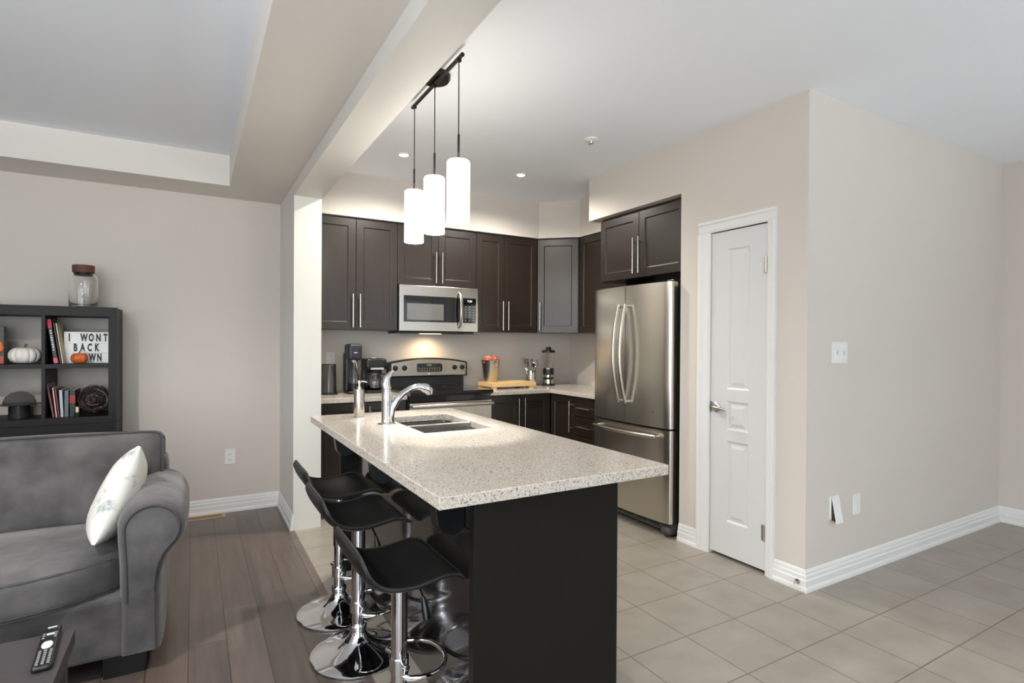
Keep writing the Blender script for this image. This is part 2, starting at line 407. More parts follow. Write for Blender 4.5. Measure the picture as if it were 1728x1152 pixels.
struct('wall_left', MB().box(XL-0.12, XL, YF, -1.9, -0.03, ZT+0.1).box(XL-0.12, XL, 0.3, YB, -0.03, ZT+0.1).box(XL-0.12, XL, -1.9, 0.3, -0.03, 0.7).box(XL-0.12, XL, -1.9, 0.3, 2.2, ZT+0.1), wallp)
# wall behind the camera with a patio door and a dining window
mb = MB()
for a, b, z0, z1 in ((XL-.12, -2.8, 0, ZK), (0.1, 2.1, 0, ZK), (4.7, XR+.12, 0, ZK), (-2.8, 0.1, 2.25, ZK), (2.1, 4.7, 2.25, ZK), (2.1, 4.7, 0, 0.45), (-2.8, .1, -.03, .25)):
    mb.box(a, b, YF-0.12, YF, z0, z1+(0.1 if z1 == ZK else 0))
struct('wall_front', mb, wallp)
def window(name, O, U, w_, h_, nx):
    m = MB(); O = Vector(O); U = Vector(U); t = 0.05
    def bar(u0, u1, v0, v1):
        n = Vector((U.y, -U.x, 0)); a = O+U*u0; b = O+U*u1
        p = [a-n*0.03, b-n*0.03, b+n*0.03, a+n*0.03]
        vs = [(q.x, q.y, O.z+v0) for q in p]+[(q.x, q.y, O.z+v1) for q in p]
        m.add(vs, [(0,3,2,1),(4,5,6,7),(0,1,5,4),(1,2,6,5),(2,3,7,6),(3,0,4,7)])
    bar(0, w_, 0, t); bar(0, w_, h_-t, h_)
    for i in range(nx+1): u = i*(w_-t)/nx; bar(u, u+t, t, h_-t)
    return struct(name, m, white)
window('window_1', (-2.8, YF-0.06, 0.25), X, 2.9, 2.0, 2)
window('window_2', (2.1, YF-0.06, 0.45), X, 2.6, 1.8, 3)
window('window_3', (XL-0.06, -1.9, 0.7), Y, 2.2, 1.5, 2)
struct('wall_right', MB().box(XR, XR+0.12, YF, YD+0.12, -0.03, ZK+0.1), wallp)
# pantry block: door wall, long wall, niche cheek, kitchen side wall
DY0, DY1, DZ = 2.020, 2.420, 2.033
mb = MB().box(XD, XD+0.12, YD, DY0-0.01, -0.03, ZK).box(XD, XD+0.12, DY1+0.01, 2.674, -0.03, ZK).box(XD, XD+0.12, DY0-0.01, DY1+0.01, DZ+0.01, ZK)
struct('wall_pantry', mb, wallp)
struct('wall_right', MB().box(XD+0.12, XR, YD, YD+0.12, -0.03, ZK), wallp)
struct('wall_niche', MB().box(XD+0.12, 3.53, 2.56, 2.674, -0.03, ZK), wallp)
struct('wall_kitchen', MB().box(3.53, 3.65, YD+0.12, YK, -0.03, ZK), wallp)
# bulkhead over the wall cabinets
BK = [(XC1, YK), (XC1, 4.535), (2.91, 4.535), (3.205, 4.262), (3.205, 3.682), (XD, 3.682), (XD, 2.674), (3.53, 2.674), (3.53, YK)]
struct('wall_bulkhead', MB().prism(BK, lambda u, v, a: (u, v, a), 2.347, ZK), wallp)
# baseboards
BBP = [(0, 0), (0.021, 0), (0.021, 0.014), (0.018, 0.024), (0.015, 0.028), (0.015, 0.060), (0.011, 0.066), (0.011, 0.084), (0.007, 0.092), (0.007, 0.101), (0.003, 0.113), (0, 0.117)]
def bb(name, path): struct(name, sweep(MB(), path, BBP), white)
bb('baseboard_right', [(XD, 1.962), (XD, YD), (XR, YD), (XR, YF)] )
bb('baseboard_kitchen', [(XD, 2.674), (XD, 2.512)])
bb('baseboard_back', [(XL, YB), (XC0, YB), (XC0, YC)])
bb('baseboard_left', [(XL, YF), (XL, YB)])
# pantry door: casing, leaf, hinges, lever
ROT = lambda u, v, a: (u, v, a)
mb = MB()
for y0, y1, side in ((1.962, DY0-0.002, -1), (DY1+0.002, 2.513, 1)):
    outer = y0 if side < 0 else y1; inner = y1 if side < 0 else y0
    prof = [(XD, outer), (XD-0.020, outer), (XD-0.020, outer-side*0.018), (XD-0.014, outer-side*0.026), (XD-0.012, inner+side*0.014), (XD-0.007, inner), (XD+0.04, inner), (XD+0.04, inner+side*0.001), (XD, inner+side*0.001)]
    struct('trim_1' if side < 0 else 'trim_2', MB().prism(prof, ROT, 0, DZ+0.0015), white)
prof = [(XD, 0.0), (XD-0.007, 0.0), (XD-0.012, 0.014), (XD-0.014, 0.050), (XD-0.020, 0.058), (XD-0.020, 0.074), (XD, 0.074)]
struct('trim_3', MB().prism(prof, lambda u, v, a: (u, a, DZ+0.002+v), 1.962, 2.513), white)
door = MB()
PR = [(0.122, 0.278, 1.03, 1.895), (0.122, 0.278, 0.778, 0.955), (0.122, 0.278, 0.21, 0.71)]
slab(door, (XD+0.004, DY1-0.002, 0.022), -Y, Z, -X, DY1-DY0-0.004, DZ-0.026, 0.035, PR, ((0.010, -0.007), (0.020, -0.007), (0.042, -0.001)))
d1 = struct('door_1', door, doorw)
hw = MB().lathe([(0.0, 0), (0.031, 0), (0.031, 0.006), (0.024, 0.012), (0.012, 0.014), (0.012, 0.045), (0.0, 0.047)], (XD+0.004, 2.374, 0.932), axis=(-1, 0, 0))
hw.tube([(XD-0.036, 2.374, 0.932), (XD-0.040, 2.355, 0.933), (XD-0.040, 2.32, 0.932), (XD-0.036, 2.285, 0.927), (XD-0.028, 2.278, 0.926)], [0.010, 0.011, 0.009, 0.008, 0.006], 12)
hw.box(XD-0.001, XD+0.006, 2.405, 2.4195, 0.90, 0.965)
hw.build('door_handle', nickel, d1)
for z in (1.79, 0.24):
    MB().cyl((XD-0.006, 2.026, z-0.045), (XD-0.006, 2.026, z+0.045), 0.006, n=12).box(XD-0.003, XD+0.004, 2.024, 2.045, z-0.045, z+0.045).build('hinge', nickel, d1)

# ================================================================ KITCHEN CABINETS
def handle(parent, p0, p1, out, r=0.006, stand=0.032, inset=0.035):
    p0, p1, out = Vector(p0), Vector(p1), Vector(out); d = (p1-p0).normalized()
    a, b = p0+out*stand, p1+out*stand
    m = MB().cyl(a, b, r, n=14)
    for q in (p0+d*inset, p1-d*inset): m.cyl(q-out*0.001, q+out*stand, 0.0045, n=10)
    return m.build('handle', nickel, parent)
def door_slab(parent, O, U, N_, w_, h_, rail=0.058, mat=None, name='door'):
    m = MB(); slab(m, O, U, Z, N_, w_, h_, 0.019, [(rail, w_-rail, rail, h_-rail)], SHAKER)
    return m.build(name, mat or espresso, parent, bevel=0.0015)
G = 'dark shaker wall cabinets'
ZU0, ZU1 = 1.43, 2.340
FY = 4.55
def wall_cab(x0, x1, z0, split, hz, label):
    t = thing('wall_cabinet', (x0, YK, z0), label, 'cabinet', G)
    MB().box(x0+.001, x1-.001, FY+0.02, YK, z0, ZU1+0.005).build('body', espresso, t)
    for a, b, hx in ((x0, split, split-0.029), (split, x1, split+0.029)):
        d = door_slab(t, (a+0.002, FY, z0+0.002), X, -Y, b-a-0.004, ZU1-z0-0.010)
        handle(d, (hx, FY, hz), (hx, FY, hz+0.272), -Y)
    return t
wall_cab(XC1+.003, 1.498, ZU0, 1.150, 1.449, 'dark two-door wall cabinet next to the white column')
wall_cab(1.498, 2.243, 1.822, 1.870, 1.848, 'short dark two-door cabinet directly above the microwave')
wall_cab(2.243, 2.903, ZU0, 2.540, 1.447, 'dark two-door wall cabinet between the microwave and the corner cabinet')
# diagonal corner cabinet
t = thing('wall_cabinet', (3.2, 4.6, ZU0), 'diagonal corner wall cabinet with one glossy door catching the light', 'cabinet', G)
A, B = Vector((2.906, 4.55, 0)), Vector((3.199, 4.277, 0)); D = (B-A).normalized(); Nn = Vector((D.y, -D.x, 0))
ins = 0.02
MB().prism([(2.906, YK), (A.x-Nn.x*ins, A.y-Nn.y*ins+0.006), (B.x-Nn.x*ins+0.0, B.y-Nn.y*ins), (3.53, 4.277+.005), (3.53, YK)], ROT, ZU0, ZU1+.005).build('body', espresso, t)
O = A+D*0.004; d = door_slab(t, (O.x, O.y, ZU0+0.002), D, Nn, (B-A).length-0.008, ZU1-ZU0-0.010)
q = A+D*0.032; handle(d, (q.x, q.y, 1.452), (q.x, q.y, 1.724), Nn)
# right return
t = thing('wall_cabinet', (3.2, 3.9, ZU0), 'dark wall cabinet on the side wall, between corner cabinet and refrigerator', 'cabinet', G)
MB().box(3.222, 3.53, 3.60, 4.275, ZU0, ZU1+.005).build('body', espresso, t)
d = door_slab(t, (3.202, 4.268, ZU0+0.002), -Y, -X, 0.66, ZU1-ZU0-0.010)
handle(d, (3.202, 3.64, 1.449), (3.202, 3.64, 1.72), -X)
# over-fridge cabinet
t = thing('wall_cabinet', (2.9, 3.1, 1.83), 'deep dark two-door cabinet directly above the refrigerator', 'cabinet', G)
MB().box(2.922, 3.53, 2.676, 3.585, 1.83, 2.345).build('body', espresso, t)
for a, b, hy in ((3.582, 3.132, 3.165), (3.132, 2.677, 3.105)):
    d = door_slab(t, (2.902, a-0.002, 1.832), -Y, -X, a-b-0.004, 0.492)
    handle(d, (2.902, hy, 1.858), (2.902, hy, 2.13), -X)
# base cabinets
G = 'dark base cabinets under the kitchen counter'
BY = 4.27; CT0, CT1 = 0.869, 0.905
def base_cab(x0, x1, split, label):
    t = thing('base_cabinet', (x0, YK, 0), label, 'cabinet', G)
    MB().box(x0, x1, BY+0.02, YK-.004, 0.10, CT0).build('body', espresso, t); MB().box(x0, x1, BY+0.07, YK-.004, 0, 0.10).build('toe_kick', kick, t)
    for a, b, hx in ((x0, split, split-0.032), (split, x1, split+0.032)):
        d = door_slab(t, (a+0.002, BY, 0.105), X, -Y, b-a-0.004, 0.755)
        handle(d, (hx, BY, 0.565), (hx, BY, 0.835), -Y)
base_cab(XC1+.003, 1.485, 1.15, 'dark base cabinet under the counter left of the range')
base_cab(2.240, 2.875, 2.555, 'dark two-door base cabinet right of the range')
FX = 2.88
t = thing('base_cabinet', (3.2, 3.9, 0), 'dark base cabinet with one door and drawers beside the refrigerator', 'cabinet', G)
MB().box(FX+.02, 3.526, 3.565, YK-.004, 0.10, CT0).build('body', espresso, t); MB().box(FX+.07, 3.526, 3.565, BY+.07, 0, 0.10).build('toe_kick', kick, t)
d = door_slab(t, (FX, BY-0.004, 0.105), -Y, -X, 0.375, 0.755)
handle(d, (FX, 3.935, 0.553), (FX, 3.935, 0.825), -X)
for z0, z1 in ((0.70, 0.860), (0.535, 0.696), (0.322, 0.531), (0.105, 0.318)):
    m = MB(); slab(m, (FX, 3.885, z0), -Y, Z, -X, 0.316, z1-z0-0.003, 0.019)
    d = m.build('drawer', espresso, t, bevel=0.0015)
    zc = min(z1-0.085, (z0+z1)/2+0.0); handle(d, (FX, 3.83, zc), (FX, 3.65, zc), -X, inset=0.02)
# worktops
tag(MB().box(XC1+.002, 1.486, 4.25, YK-0.001, CT0, CT1).build('kitchen_worktop', quartz, bevel=0.003, origin=(1.14, 4.5, CT0)), 'short speckled quartz worktop left of the range, under the coffee makers', 'worktop')
tag(MB().prism([(2.238, 4.25), (2.86, 4.25), (2.86, 3.562), (3.529, 3.562), (3.529, YK-0.001), (2.238, YK-0.001)], ROT, CT0, CT1).build('kitchen_worktop', quartz, bevel=0.003, origin=(2.9, 4.5, CT0)), 'L-shaped speckled quartz worktop running into the kitchen corner', 'worktop')

# ================================================================ MICROWAVE
t = thing('microwave', (1.857, 4.7, 1.425), 'stainless over-the-range microwave with black window and bowed handle', 'microwave')
x0, x1, z0, z1, fy = 1.503, 2.238, 1.428, 1.817, 4.505
MB().box(x0+.004, x1-.004, fy+0.03, YK-.001, z0, z1).build('body', darkgrey, t)
m = MB(); slab(m, (x0, fy, z0), X, Z, -Y, 2.078-x0, z1-z0, 0.028, [(0.038, 0.515, 0.078, 0.300)], ((0.001, -0.003),)); d = m.build('door', steel, t, bevel=0.002)
m = MB(); slab(m, (x0+0.040, fy-0.0005, z0+0.080), X, Z, -Y, 0.530, 0.218, 0.003); g = m.build('window', blackgl, d)
MB().box(x0+0.066, x0+0.40, fy-0.0015, fy-0.0005, z0+0.095, z0+0.235).build('viewing_screen', greygl, g)
hb = [(2.048, fy-0.006, z0+0.035), (2.050, fy-0.032, z0+0.06), (2.050, fy-0.046, z0+0.13), (2.050, fy-0.050, z0+0.19), (2.050, fy-0.046, z0+0.25), (2.050, fy-0.032, z0+0.325), (2.048, fy-0.006, z0+0.35)]
MB().tube(hb, 0.011, 12).build('handle', steel, d)
m = MB(); slab(m, (2.081, fy, z0), X, Z, -Y, x1-2.081, z1-z0, 0.028, [(0.008, 0.138, 0.078, 0.300)], ((0.001, -0.002),)); cp = m.build('control_panel', steel, t, bevel=0.002)
MB().box(2.090, 2.218, fy-0.001, fy+0.002, z0+0.080, z0+0.298).build('keypad', blackgl, cp)
letters('7:00', 0.028, (2.155, fy-0.0015, z0+0.272), X, Z, whiteink, cp, 'clock_digits')
for i in range(3):
    for j in range(6): MB().box(2.108+i*0.040, 2.122+i*0.040, fy-0.0016, fy-0.001, z0+0.100+j*0.024, z0+0.106+j*0.024).build('key', M('key_grey', S(130, 130, 132), 0.5), cp)
MB().box(1.515, 2.225, 4.56, 4.86, 1.408, 1.428).build('vent_grille', darkgrey, t, bevel=0.003)
MB().box(1.72, 1.90, 4.55, 4.62, 1.403, 1.408).build('task_light_lens', M('task_lens', S(255, 240, 210), 0.3, emit=(S(255, 225, 170), 2)), t)
sp = spot('microwave_task_light', (1.87, 4.70, 1.398), 13, (1.0, 0.74, 0.46), 150, 0.9, 0.06, to=(1.87, 4.84, 1.0))

# ================================================================ RANGE
t = thing('range', (1.863, 4.55, 0), 'stainless electric range with black glass cooktop and arched control panel', 'stove')
RX0, RX1 = 1.489, 2.235
MB().box(RX0, RX1, 4.255, 4.86, 0.03, 0.895).build('body', darkgrey, t)
MB().prism([(4.195, .897), (4.185, .915), (4.195, .93), (4.80, .93), (4.80, .897)], lambda u, v, a: (a, u, v), RX0, RX1).build('cooktop', blackgl, t, bevel=0.003)
for cx_, cy_, r_ in ((1.67, 4.38, .10), (2.06, 4.38, .075), (1.67, 4.65, .075), (2.06, 4.65, .10)):
    MB().lathe([(r_-.003, 0), (r_, 0), (r_, .0006), (r_-.003, .0006)], (cx_, cy_, .9302), smooth=False, caps=False).build('burner_ring', M('burner_ring', S(70, 70, 72), .3), t)
MB().box(RX0+.004, RX1-.004, 4.225, 4.255, 0.845, 0.893).build('vent_strip', blackgl, t, bevel=0.002)
m = MB(); slab(m, (RX0+.004, 4.215, 0.24), X, Z, -Y, RX1-RX0-.008, 0.60, 0.038, [(0.12, .62, .15, .42)], ((0.002, -0.003),)); d = m.build('oven_door', steel, t, bevel=0.004)
MB().box(RX0+.126, RX0+.622, 4.2145, 4.2185, .392, .658).build('oven_window', blackgl, d)
m = MB().tube([(RX0+.012, 4.17, .815), (RX0+.06, 4.165, .817), (1.862, 4.162, .818), (RX1-.06, 4.165, .817), (RX1-.012, 4.17, .815)], 0.017, 14)
m.cyl((RX0+.03, 4.17, .815), (RX0+.03, 4.216, .815), .010).cyl((RX1-.03, 4.17, .815), (RX1-.03, 4.216, .815), .010); m.build('handle', steel, d)
m = MB(); slab(m, (RX0+.004, 4.218, 0.06), X, Z, -Y, RX1-RX0-.008, 0.172, 0.035); m.build('storage_drawer', steel, t, bevel=0.004)
for fx_ in (RX0+.05, RX1-.05):
    for fy_ in (4.32, 4.80): MB().cyl((fx_, fy_, 0), (fx_, fy_, .032), .016, n=12).build('foot', black, t)
def arch(x0_, x1_, zb, ze, rise, n=16): return [(x0_, zb), (x1_, zb)]+[(x1_+(x0_-x1_)*i/n, ze+rise*(1-(2*i/n-1)**2)) for i in range(n+1)]
MB().box(1.512, 2.235, 4.80, 4.862, .90, 1.05).build('backguard', darkgrey, t)
cpn = MB().prism(arch(1.500, 2.262, 1.016, 1.150, .040), lambda u, v, a: (u, a, v), 4.775, 4.862).build('control_housing', black, t, bevel=0.006)
fc = MB().prism(arch(1.520, 2.245, 1.026, 1.142, .036), lambda u, v, a: (u, a, v), 4.768, 4.776).build('control_fascia', M('fascia_steel', S(158, 149, 136), .24, 1.0), cpn, bevel=0.003)
MB().prism([(1.755, 1.066), (1.765, 1.060), (1.99, 1.060), (2.002, 1.072), (2.002, 1.12), (1.985, 1.138), (1.765, 1.138), (1.755, 1.13)], lambda u, v, a: (u, a, v), 4.764, 4.769).build('display', blackgl, cpn)
letters('12:00', 0.022, (1.87, 4.7632, 1.122), X, Z, M('clock_green', S(150, 190, 120), .5), cpn, 'clock_digits')
for i in range(9):
    for j in range(2): MB().box(1.775+i*.024, 1.787+i*.024, 4.7632, 4.764, 1.072+j*.018, 1.078+j*.018).build('touch_key', MATS['key_grey'], cpn)
for kx in (1.556, 1.640, 2.128, 2.206):
    MB().lathe([(0.024, 0), (0.022, 0.006), (0.018, 0.008), (0.017, 0.022), (0.0, 0.024)], (kx, 4.768, 1.098), axis=(0, -1, 0), n=20).box(kx-.004, kx+.004, 4.738, 4.748, 1.082, 1.114).build('knob', black if kx < 1.8 else darkgrey, cpn)
MB().cyl((1.872, 4.768, 1.042), (1.872, 4.766, 1.042), .010, n=20).build('badge', nickel, cpn)

# ================================================================ REFRIGERATOR
t = thing('refrigerator', (3.18, 3.12, 0), 'stainless french-door refrigerator with bottom freezer drawer', 'refrigerator')
FY0, FY1, FS = 2.706, 3.540, 3.128
def fx(y): return 2.772+0.030*((y-3.123)/0.417)**2
def front(y0, y1, z0, z1, rl, rr, t_=0.065):
    """bowed steel front between y0 (right) and y1 (left); rl / rr round the outer corners"""
    pts = []; n = 14
    for i in range(n+1):
        y = y0+(y1-y0)*i/n; x = fx(y)
        for rad, dd in ((rr, y-y0), (rl, y1-y)):
            if rad and dd < rad: x += rad-math.sqrt(max(0, rad*rad-(rad-dd)**2))
        pts.append((x, y))
    if rr:
        extra = [(fx(y0)+rr-math.sqrt(max(0, rr*rr-(rr-d)**2)), y0+d) for d in (rr*.03, rr*.12, rr*.3, rr*.6)]
        pts = [pts[0]]+extra+[p for p in pts if p[1] > y0+rr*.7]
    if rl:
        extra = [(fx(y1)+rl-math.sqrt(max(0, rl*rl-(rl-d)**2)), y1-d) for d in (rl*.6, rl*.3, rl*.12, rl*.03)]
        pts = [p for p in pts if p[1] < y1-rl*.7]+extra+[(fx(y1)+rl, y1)]
    poly = pts+[(2.772+t_+.03, y1), (2.772+t_+.03, y0)]
    m = MB(); k = len(poly); vs = [(u, v, z0) for u, v in poly]+[(u, v, z1) for u, v in poly]
    m.add(vs, [(i, (i+1) % k, k+(i+1) % k, k+i) for i in range(len(pts)-1)], True)
    m.add(vs, [(i, (i+1) % k, k+(i+1) % k, k+i) for i in range(len(pts)-1, k)]+[tuple(range(k-1, -1, -1)), tuple(range(k, 2*k))])
    return m
MB().box(2.880, 3.50, FY0+.004, FY1-.004, 0.05, 1.745).build('body', darkgrey, t, bevel=0.004)
dr = front(FY0, FS-.002, 0.748, 1.755, 0, .028).build('door', steelv, t)
dl = front(FS+.002, FY1, 0.748, 1.755, .028, 0).build('door', steelv, t)
fz = front(FY0, FY1, 0.100, 0.735, .028, .028).build('freezer_drawer', steelv, t)
MB().box(2.84, 2.89, FY0+.01, FY1-.01, .7345, .749).build('gasket', black, t)
for hy, par in ((FS-.036, dr), (FS+.036, dl)):
    pts = []
    for i in range(13):
        s_ = i/12; z = 0.895+0.72*s_; b = 1-(2*s_-1)**2
        pts.append((2.742-0.058*b, hy+(0.0), z))
    m = MB().tube(pts, 0.0125, 12, sy=1.0)
    m.cyl((2.743, hy, .905), (2.779, hy, .905), .010, n=12).cyl((2.743, hy, 1.605), (2.779, hy, 1.605), .010, n=12)
    m.build('handle', steel, par)
pts = [(2.745-0.040*(1-(2*i/12-1)**2), 2.79+0.665*i/12, .690) for i in range(13)]
m = MB().tube(pts, 0.0135, 12); m.cyl((2.745, 2.80, .690), (2.80, 2.80, .690), .010, n=12).cyl((2.745, 3.445, .690), (2.80, 3.445, .690), .010, n=12); m.build('handle', steel, fz)
MB().cyl((fx(2.85)-.0015, 2.85, .855), (fx(2.85)+.004, 2.85, .855), .009, n=16).build('badge', nickel, dr)
MB().box(2.83, 2.90, FY0+.01, FY1-.01, .035, .092).build('grille', M('grille_grey', S(70, 68, 66), .5), t, bevel=.004)
m = MB()
for k in range(5):
    m.box(2.826, 2.834, 2.83+k*.13, 2.93+k*.13, .060, .072)
m.build('grille_slots', black, t)
for y in (FY0+.05, FY1-.05):
    MB().cushion((2.855, y, .045), (.055, .045, .032), .03).build('hinge_cover', MATS['grille_grey'], t)
    MB().cyl((2.87, y, 0), (2.87, y, .03), .022, n=16).build('foot', black, t)
    MB().cyl((3.44, y, 0), (3.44, y, .055), .022, n=16).build('foot', black, t)
for y in (FY0+.05, FY1-.05): MB().box(2.85, 2.95, y-.03, y+.03, 1.7555, 1.772).build('hinge_cap', black, t, bevel=.003)

# ================================================================ ISLAND
t = thing('island_cabinet', (1.02, 2.39, 0), 'near-black kitchen island base with glossy stool-side panel', 'kitchen island')
IX0, IX1, IY0, IY1 = 0.80, 1.30, 1.50, 3.28
m = MB().box(IX0+.012, IX1-.02, IY0+.036, IY1-.036, 0.0, .66).box(IX0+.012, .90, IY0+.036, IY1-.036, .66, CT0).box(.90, IX1-.02, IY0+.036, 2.36, .66, CT0).box(.90, IX1-.02, 3.13, IY1-.036, .66, CT0)
m.build('body', espresso, t)
MB().box(0.737, IX1, IY0, IY0+.035, 0, CT0).build('end_panel', M('island_end', S(21, 20, 17), .5, spec=.22, noise=(5, .1), stretch=(9, 9, .9)), t, bevel=.0015)
MB().box(0.737, IX1, IY1-.035, IY1, 0, CT0).build('end_panel', MATS['island_end'], t, bevel=.0015)
MB().box(IX0, IX0+.012, IY0+.035, IY1-.035, 0, CT0).build('back_panel', darkpan, t)
for i in range(3):
    a = IY0+.037+i*.570; d = door_slab(t, (IX1, a+.002, .10), Y, X, .566, .76); handle(d, (IX1, a+.53, .56), (IX1, a+.53, .83), X)
for y in (1.73, 2.49, 3.20):
    pr = [(IX0, CT0), (.690, CT0), (.690, .79), (.700, .72), (.722, .692), (.755, .683), (.785, .690), (IX0, .705)]
    MB().prism(pr, lambda u, v, a: (u, a, v), y-.028, y+.028).build('support_bracket', black, t, bevel=.004)
# worktop with the sink cut-out
SX0, SX1, SY0, SY1 = 0.942, 1.308, 2.445, 3.055
def holed(mb, xs, ys, z0, z1):
    for i in range(3):
        for j in range(3):
            if i == 1 and j == 1: continue
            for z in (z0, z1): mb.add([(xs[i], ys[j], z), (xs[i+1], ys[j], z), (xs[i+1], ys[j+1], z), (xs[i], ys[j+1], z)], [(0, 1, 2, 3)])
    for j in range(3):
        for x in (xs[0], xs[3]): mb.add([(x, ys[j], z0), (x, ys[j+1], z0), (x, ys[j+1], z1), (x, ys[j], z1)], [(0, 1, 2, 3)])
        for y in (ys[0], ys[3]): mb.add([(xs[j], y, z0), (xs[j+1], y, z0), (xs[j+1], y, z1), (xs[j], y, z1)], [(0, 1, 2, 3)])
    for x in (xs[1], xs[2]): mb.add([(x, ys[1], z0), (x, ys[2], z0), (x, ys[2], z1), (x, ys[1], z1)], [(0, 1, 2, 3)])
    for y in (ys[1], ys[2]): mb.add([(xs[1], y, z0), (xs[2], y, z0), (xs[2], y, z1), (xs[1], y, z1)], [(0, 1, 2, 3)])
    return mb
tag(holed(MB(), (.583, SX0, SX1, 1.450), (1.405, SY0, SY1, 3.315), CT0, CT1).build('island_worktop', quartz, bevel=.003, origin=(1.0, 2.4, CT0)), 'long speckled quartz island top with overhang and sink cut-out', 'worktop')
t = thing('kitchen_sink', (1.12, 2.75, .68), 'double-bowl stainless undermount sink in the island top', 'sink')
def bowl(y0, y1, z0):
    m = MB(); x0_, x1_ = SX0+.001, SX1-.001; zt = CT0-.002 ; r = .03
    def ring(i, z): return [(x0_+i+r, y0+i, z), (x1_-i-r, y0+i, z), (x1_-i-r*.3, y0+i+r*.3, z), (x1_-i, y0+i+r, z), (x1_-i, y1-i-r, z), (x1_-i-r*.3, y1-i-r*.3, z), (x1_-i-r, y1-i, z), (x0_+i+r, y1-i, z), (x0_+i+r*.3, y1-i-r*.3, z), (x0_+i, y1-i-r, z), (x0_+i, y0+i+r, z), (x0_+i+r*.3, y0+i+r*.3, z)]
    lv = [(0, zt), (.002, z0+.03), (.010, z0+.008), (.03, z0)]
    inn = [ring(i, z) for i, z in lv]; out = [ring(i-.004 if i > 0 else -.004, z-(.004 if k == 3 else 0)) for k, (i, z) in enumerate(lv)]
    for rs in (inn, out):
        vs = [v for q in rs for v in q]
        for a in range(3): m.add(vs, [(a*12+j, a*12+(j+1) % 12, (a+1)*12+(j+1) % 12, (a+1)*12+j) for j in range(12)], True)
        m.add(rs[-1], [tuple(range(12))])
    m.add(inn[0]+out[0], [(j, (j+1) % 12, 12+(j+1) % 12, 12+j) for j in range(12)])
    return m
sinkst = M('sink_steel', S(150, 148, 145), .3, 1.0, noise=(20, .03))
bowl(2.7295, SY1-.001, .68).build('basin', sinkst, t); bowl(SY0+.001, 2.7105, .68).build('basin', sinkst, t)
MB().box(SX0+.0015, SX1-.0015, 2.712, 2.728, CT0-.03, CT1-.004).build('divider_bridge', steel, t, bevel=.005)
for y in (2.89, 2.575): MB().lathe([(.0, .6815), (.030, .6815), (.036, .6845), (.040, .6825), (.042, .681)], (1.12, y, 0), n=24).build('drain', chrome, t)
t = thing('faucet', (.885, 2.81, CT1), 'chrome single-lever pull-out faucet behind the island sink', 'faucet')
m = MB().lathe([(.046, 0), (.046, .003), (.034, .005), (.034, .006), (.027, .012), (.0255, .03), (.0250, .12), (.0245, .16), (.0225, .180), (.014, .196), (0, .199)], (.870, 2.81, CT1))
m.build('body', chrome, t)
P = [(.892, .909), (.892, .945), (.900, .985), (.923, 1.025), (.957, 1.060), (1.000, 1.085), (1.040, 1.094), (1.075, 1.088)]
MB().tube([(x, 2.81, z) for x, z in P], [.019, .019, .0185, .0175, .0165, .016, .018, .021], 16).build('spout', chrome, t)
MB().tube([(1.068, 2.81, 1.090), (1.088, 2.81, 1.083), (1.104, 2.81, 1.070), (1.110, 2.81, 1.050)], [.022, .0265, .024, .017], 16).build('spray_head', chrome, t)
MB().tube([(.872, 2.81, 1.085), (.866, 2.81, 1.115), (.874, 2.81, 1.145), (.893, 2.81, 1.170), (.905, 2.81, 1.180)], [.020, .019, .015, .010, .006], 14, sy=1.2).build('lever', chrome, t)
t = thing('soap_dispenser', (.815, 3.16, CT1), 'brushed steel pump soap dispenser on the far corner of the island', 'soap dispenser')
MB().lathe([(.029, 0), (.030, .002), (.030, .150), (.027, .156), (0, .157)], (.818, 3.155, CT1)).build('bottle', steel, t)
MB().lathe([(.013, .156), (.013, .172), (.006, .174), (.006, .188), (.012, .190), (.012, .206), (0, .208)], (.818, 3.155, CT1), n=20).tube([(.818, 3.155, 1.106), (.845, 3.155, 1.106), (.862, 3.155, 1.100)], [.006, .005, .004], 10).build('pump', chrome, t)

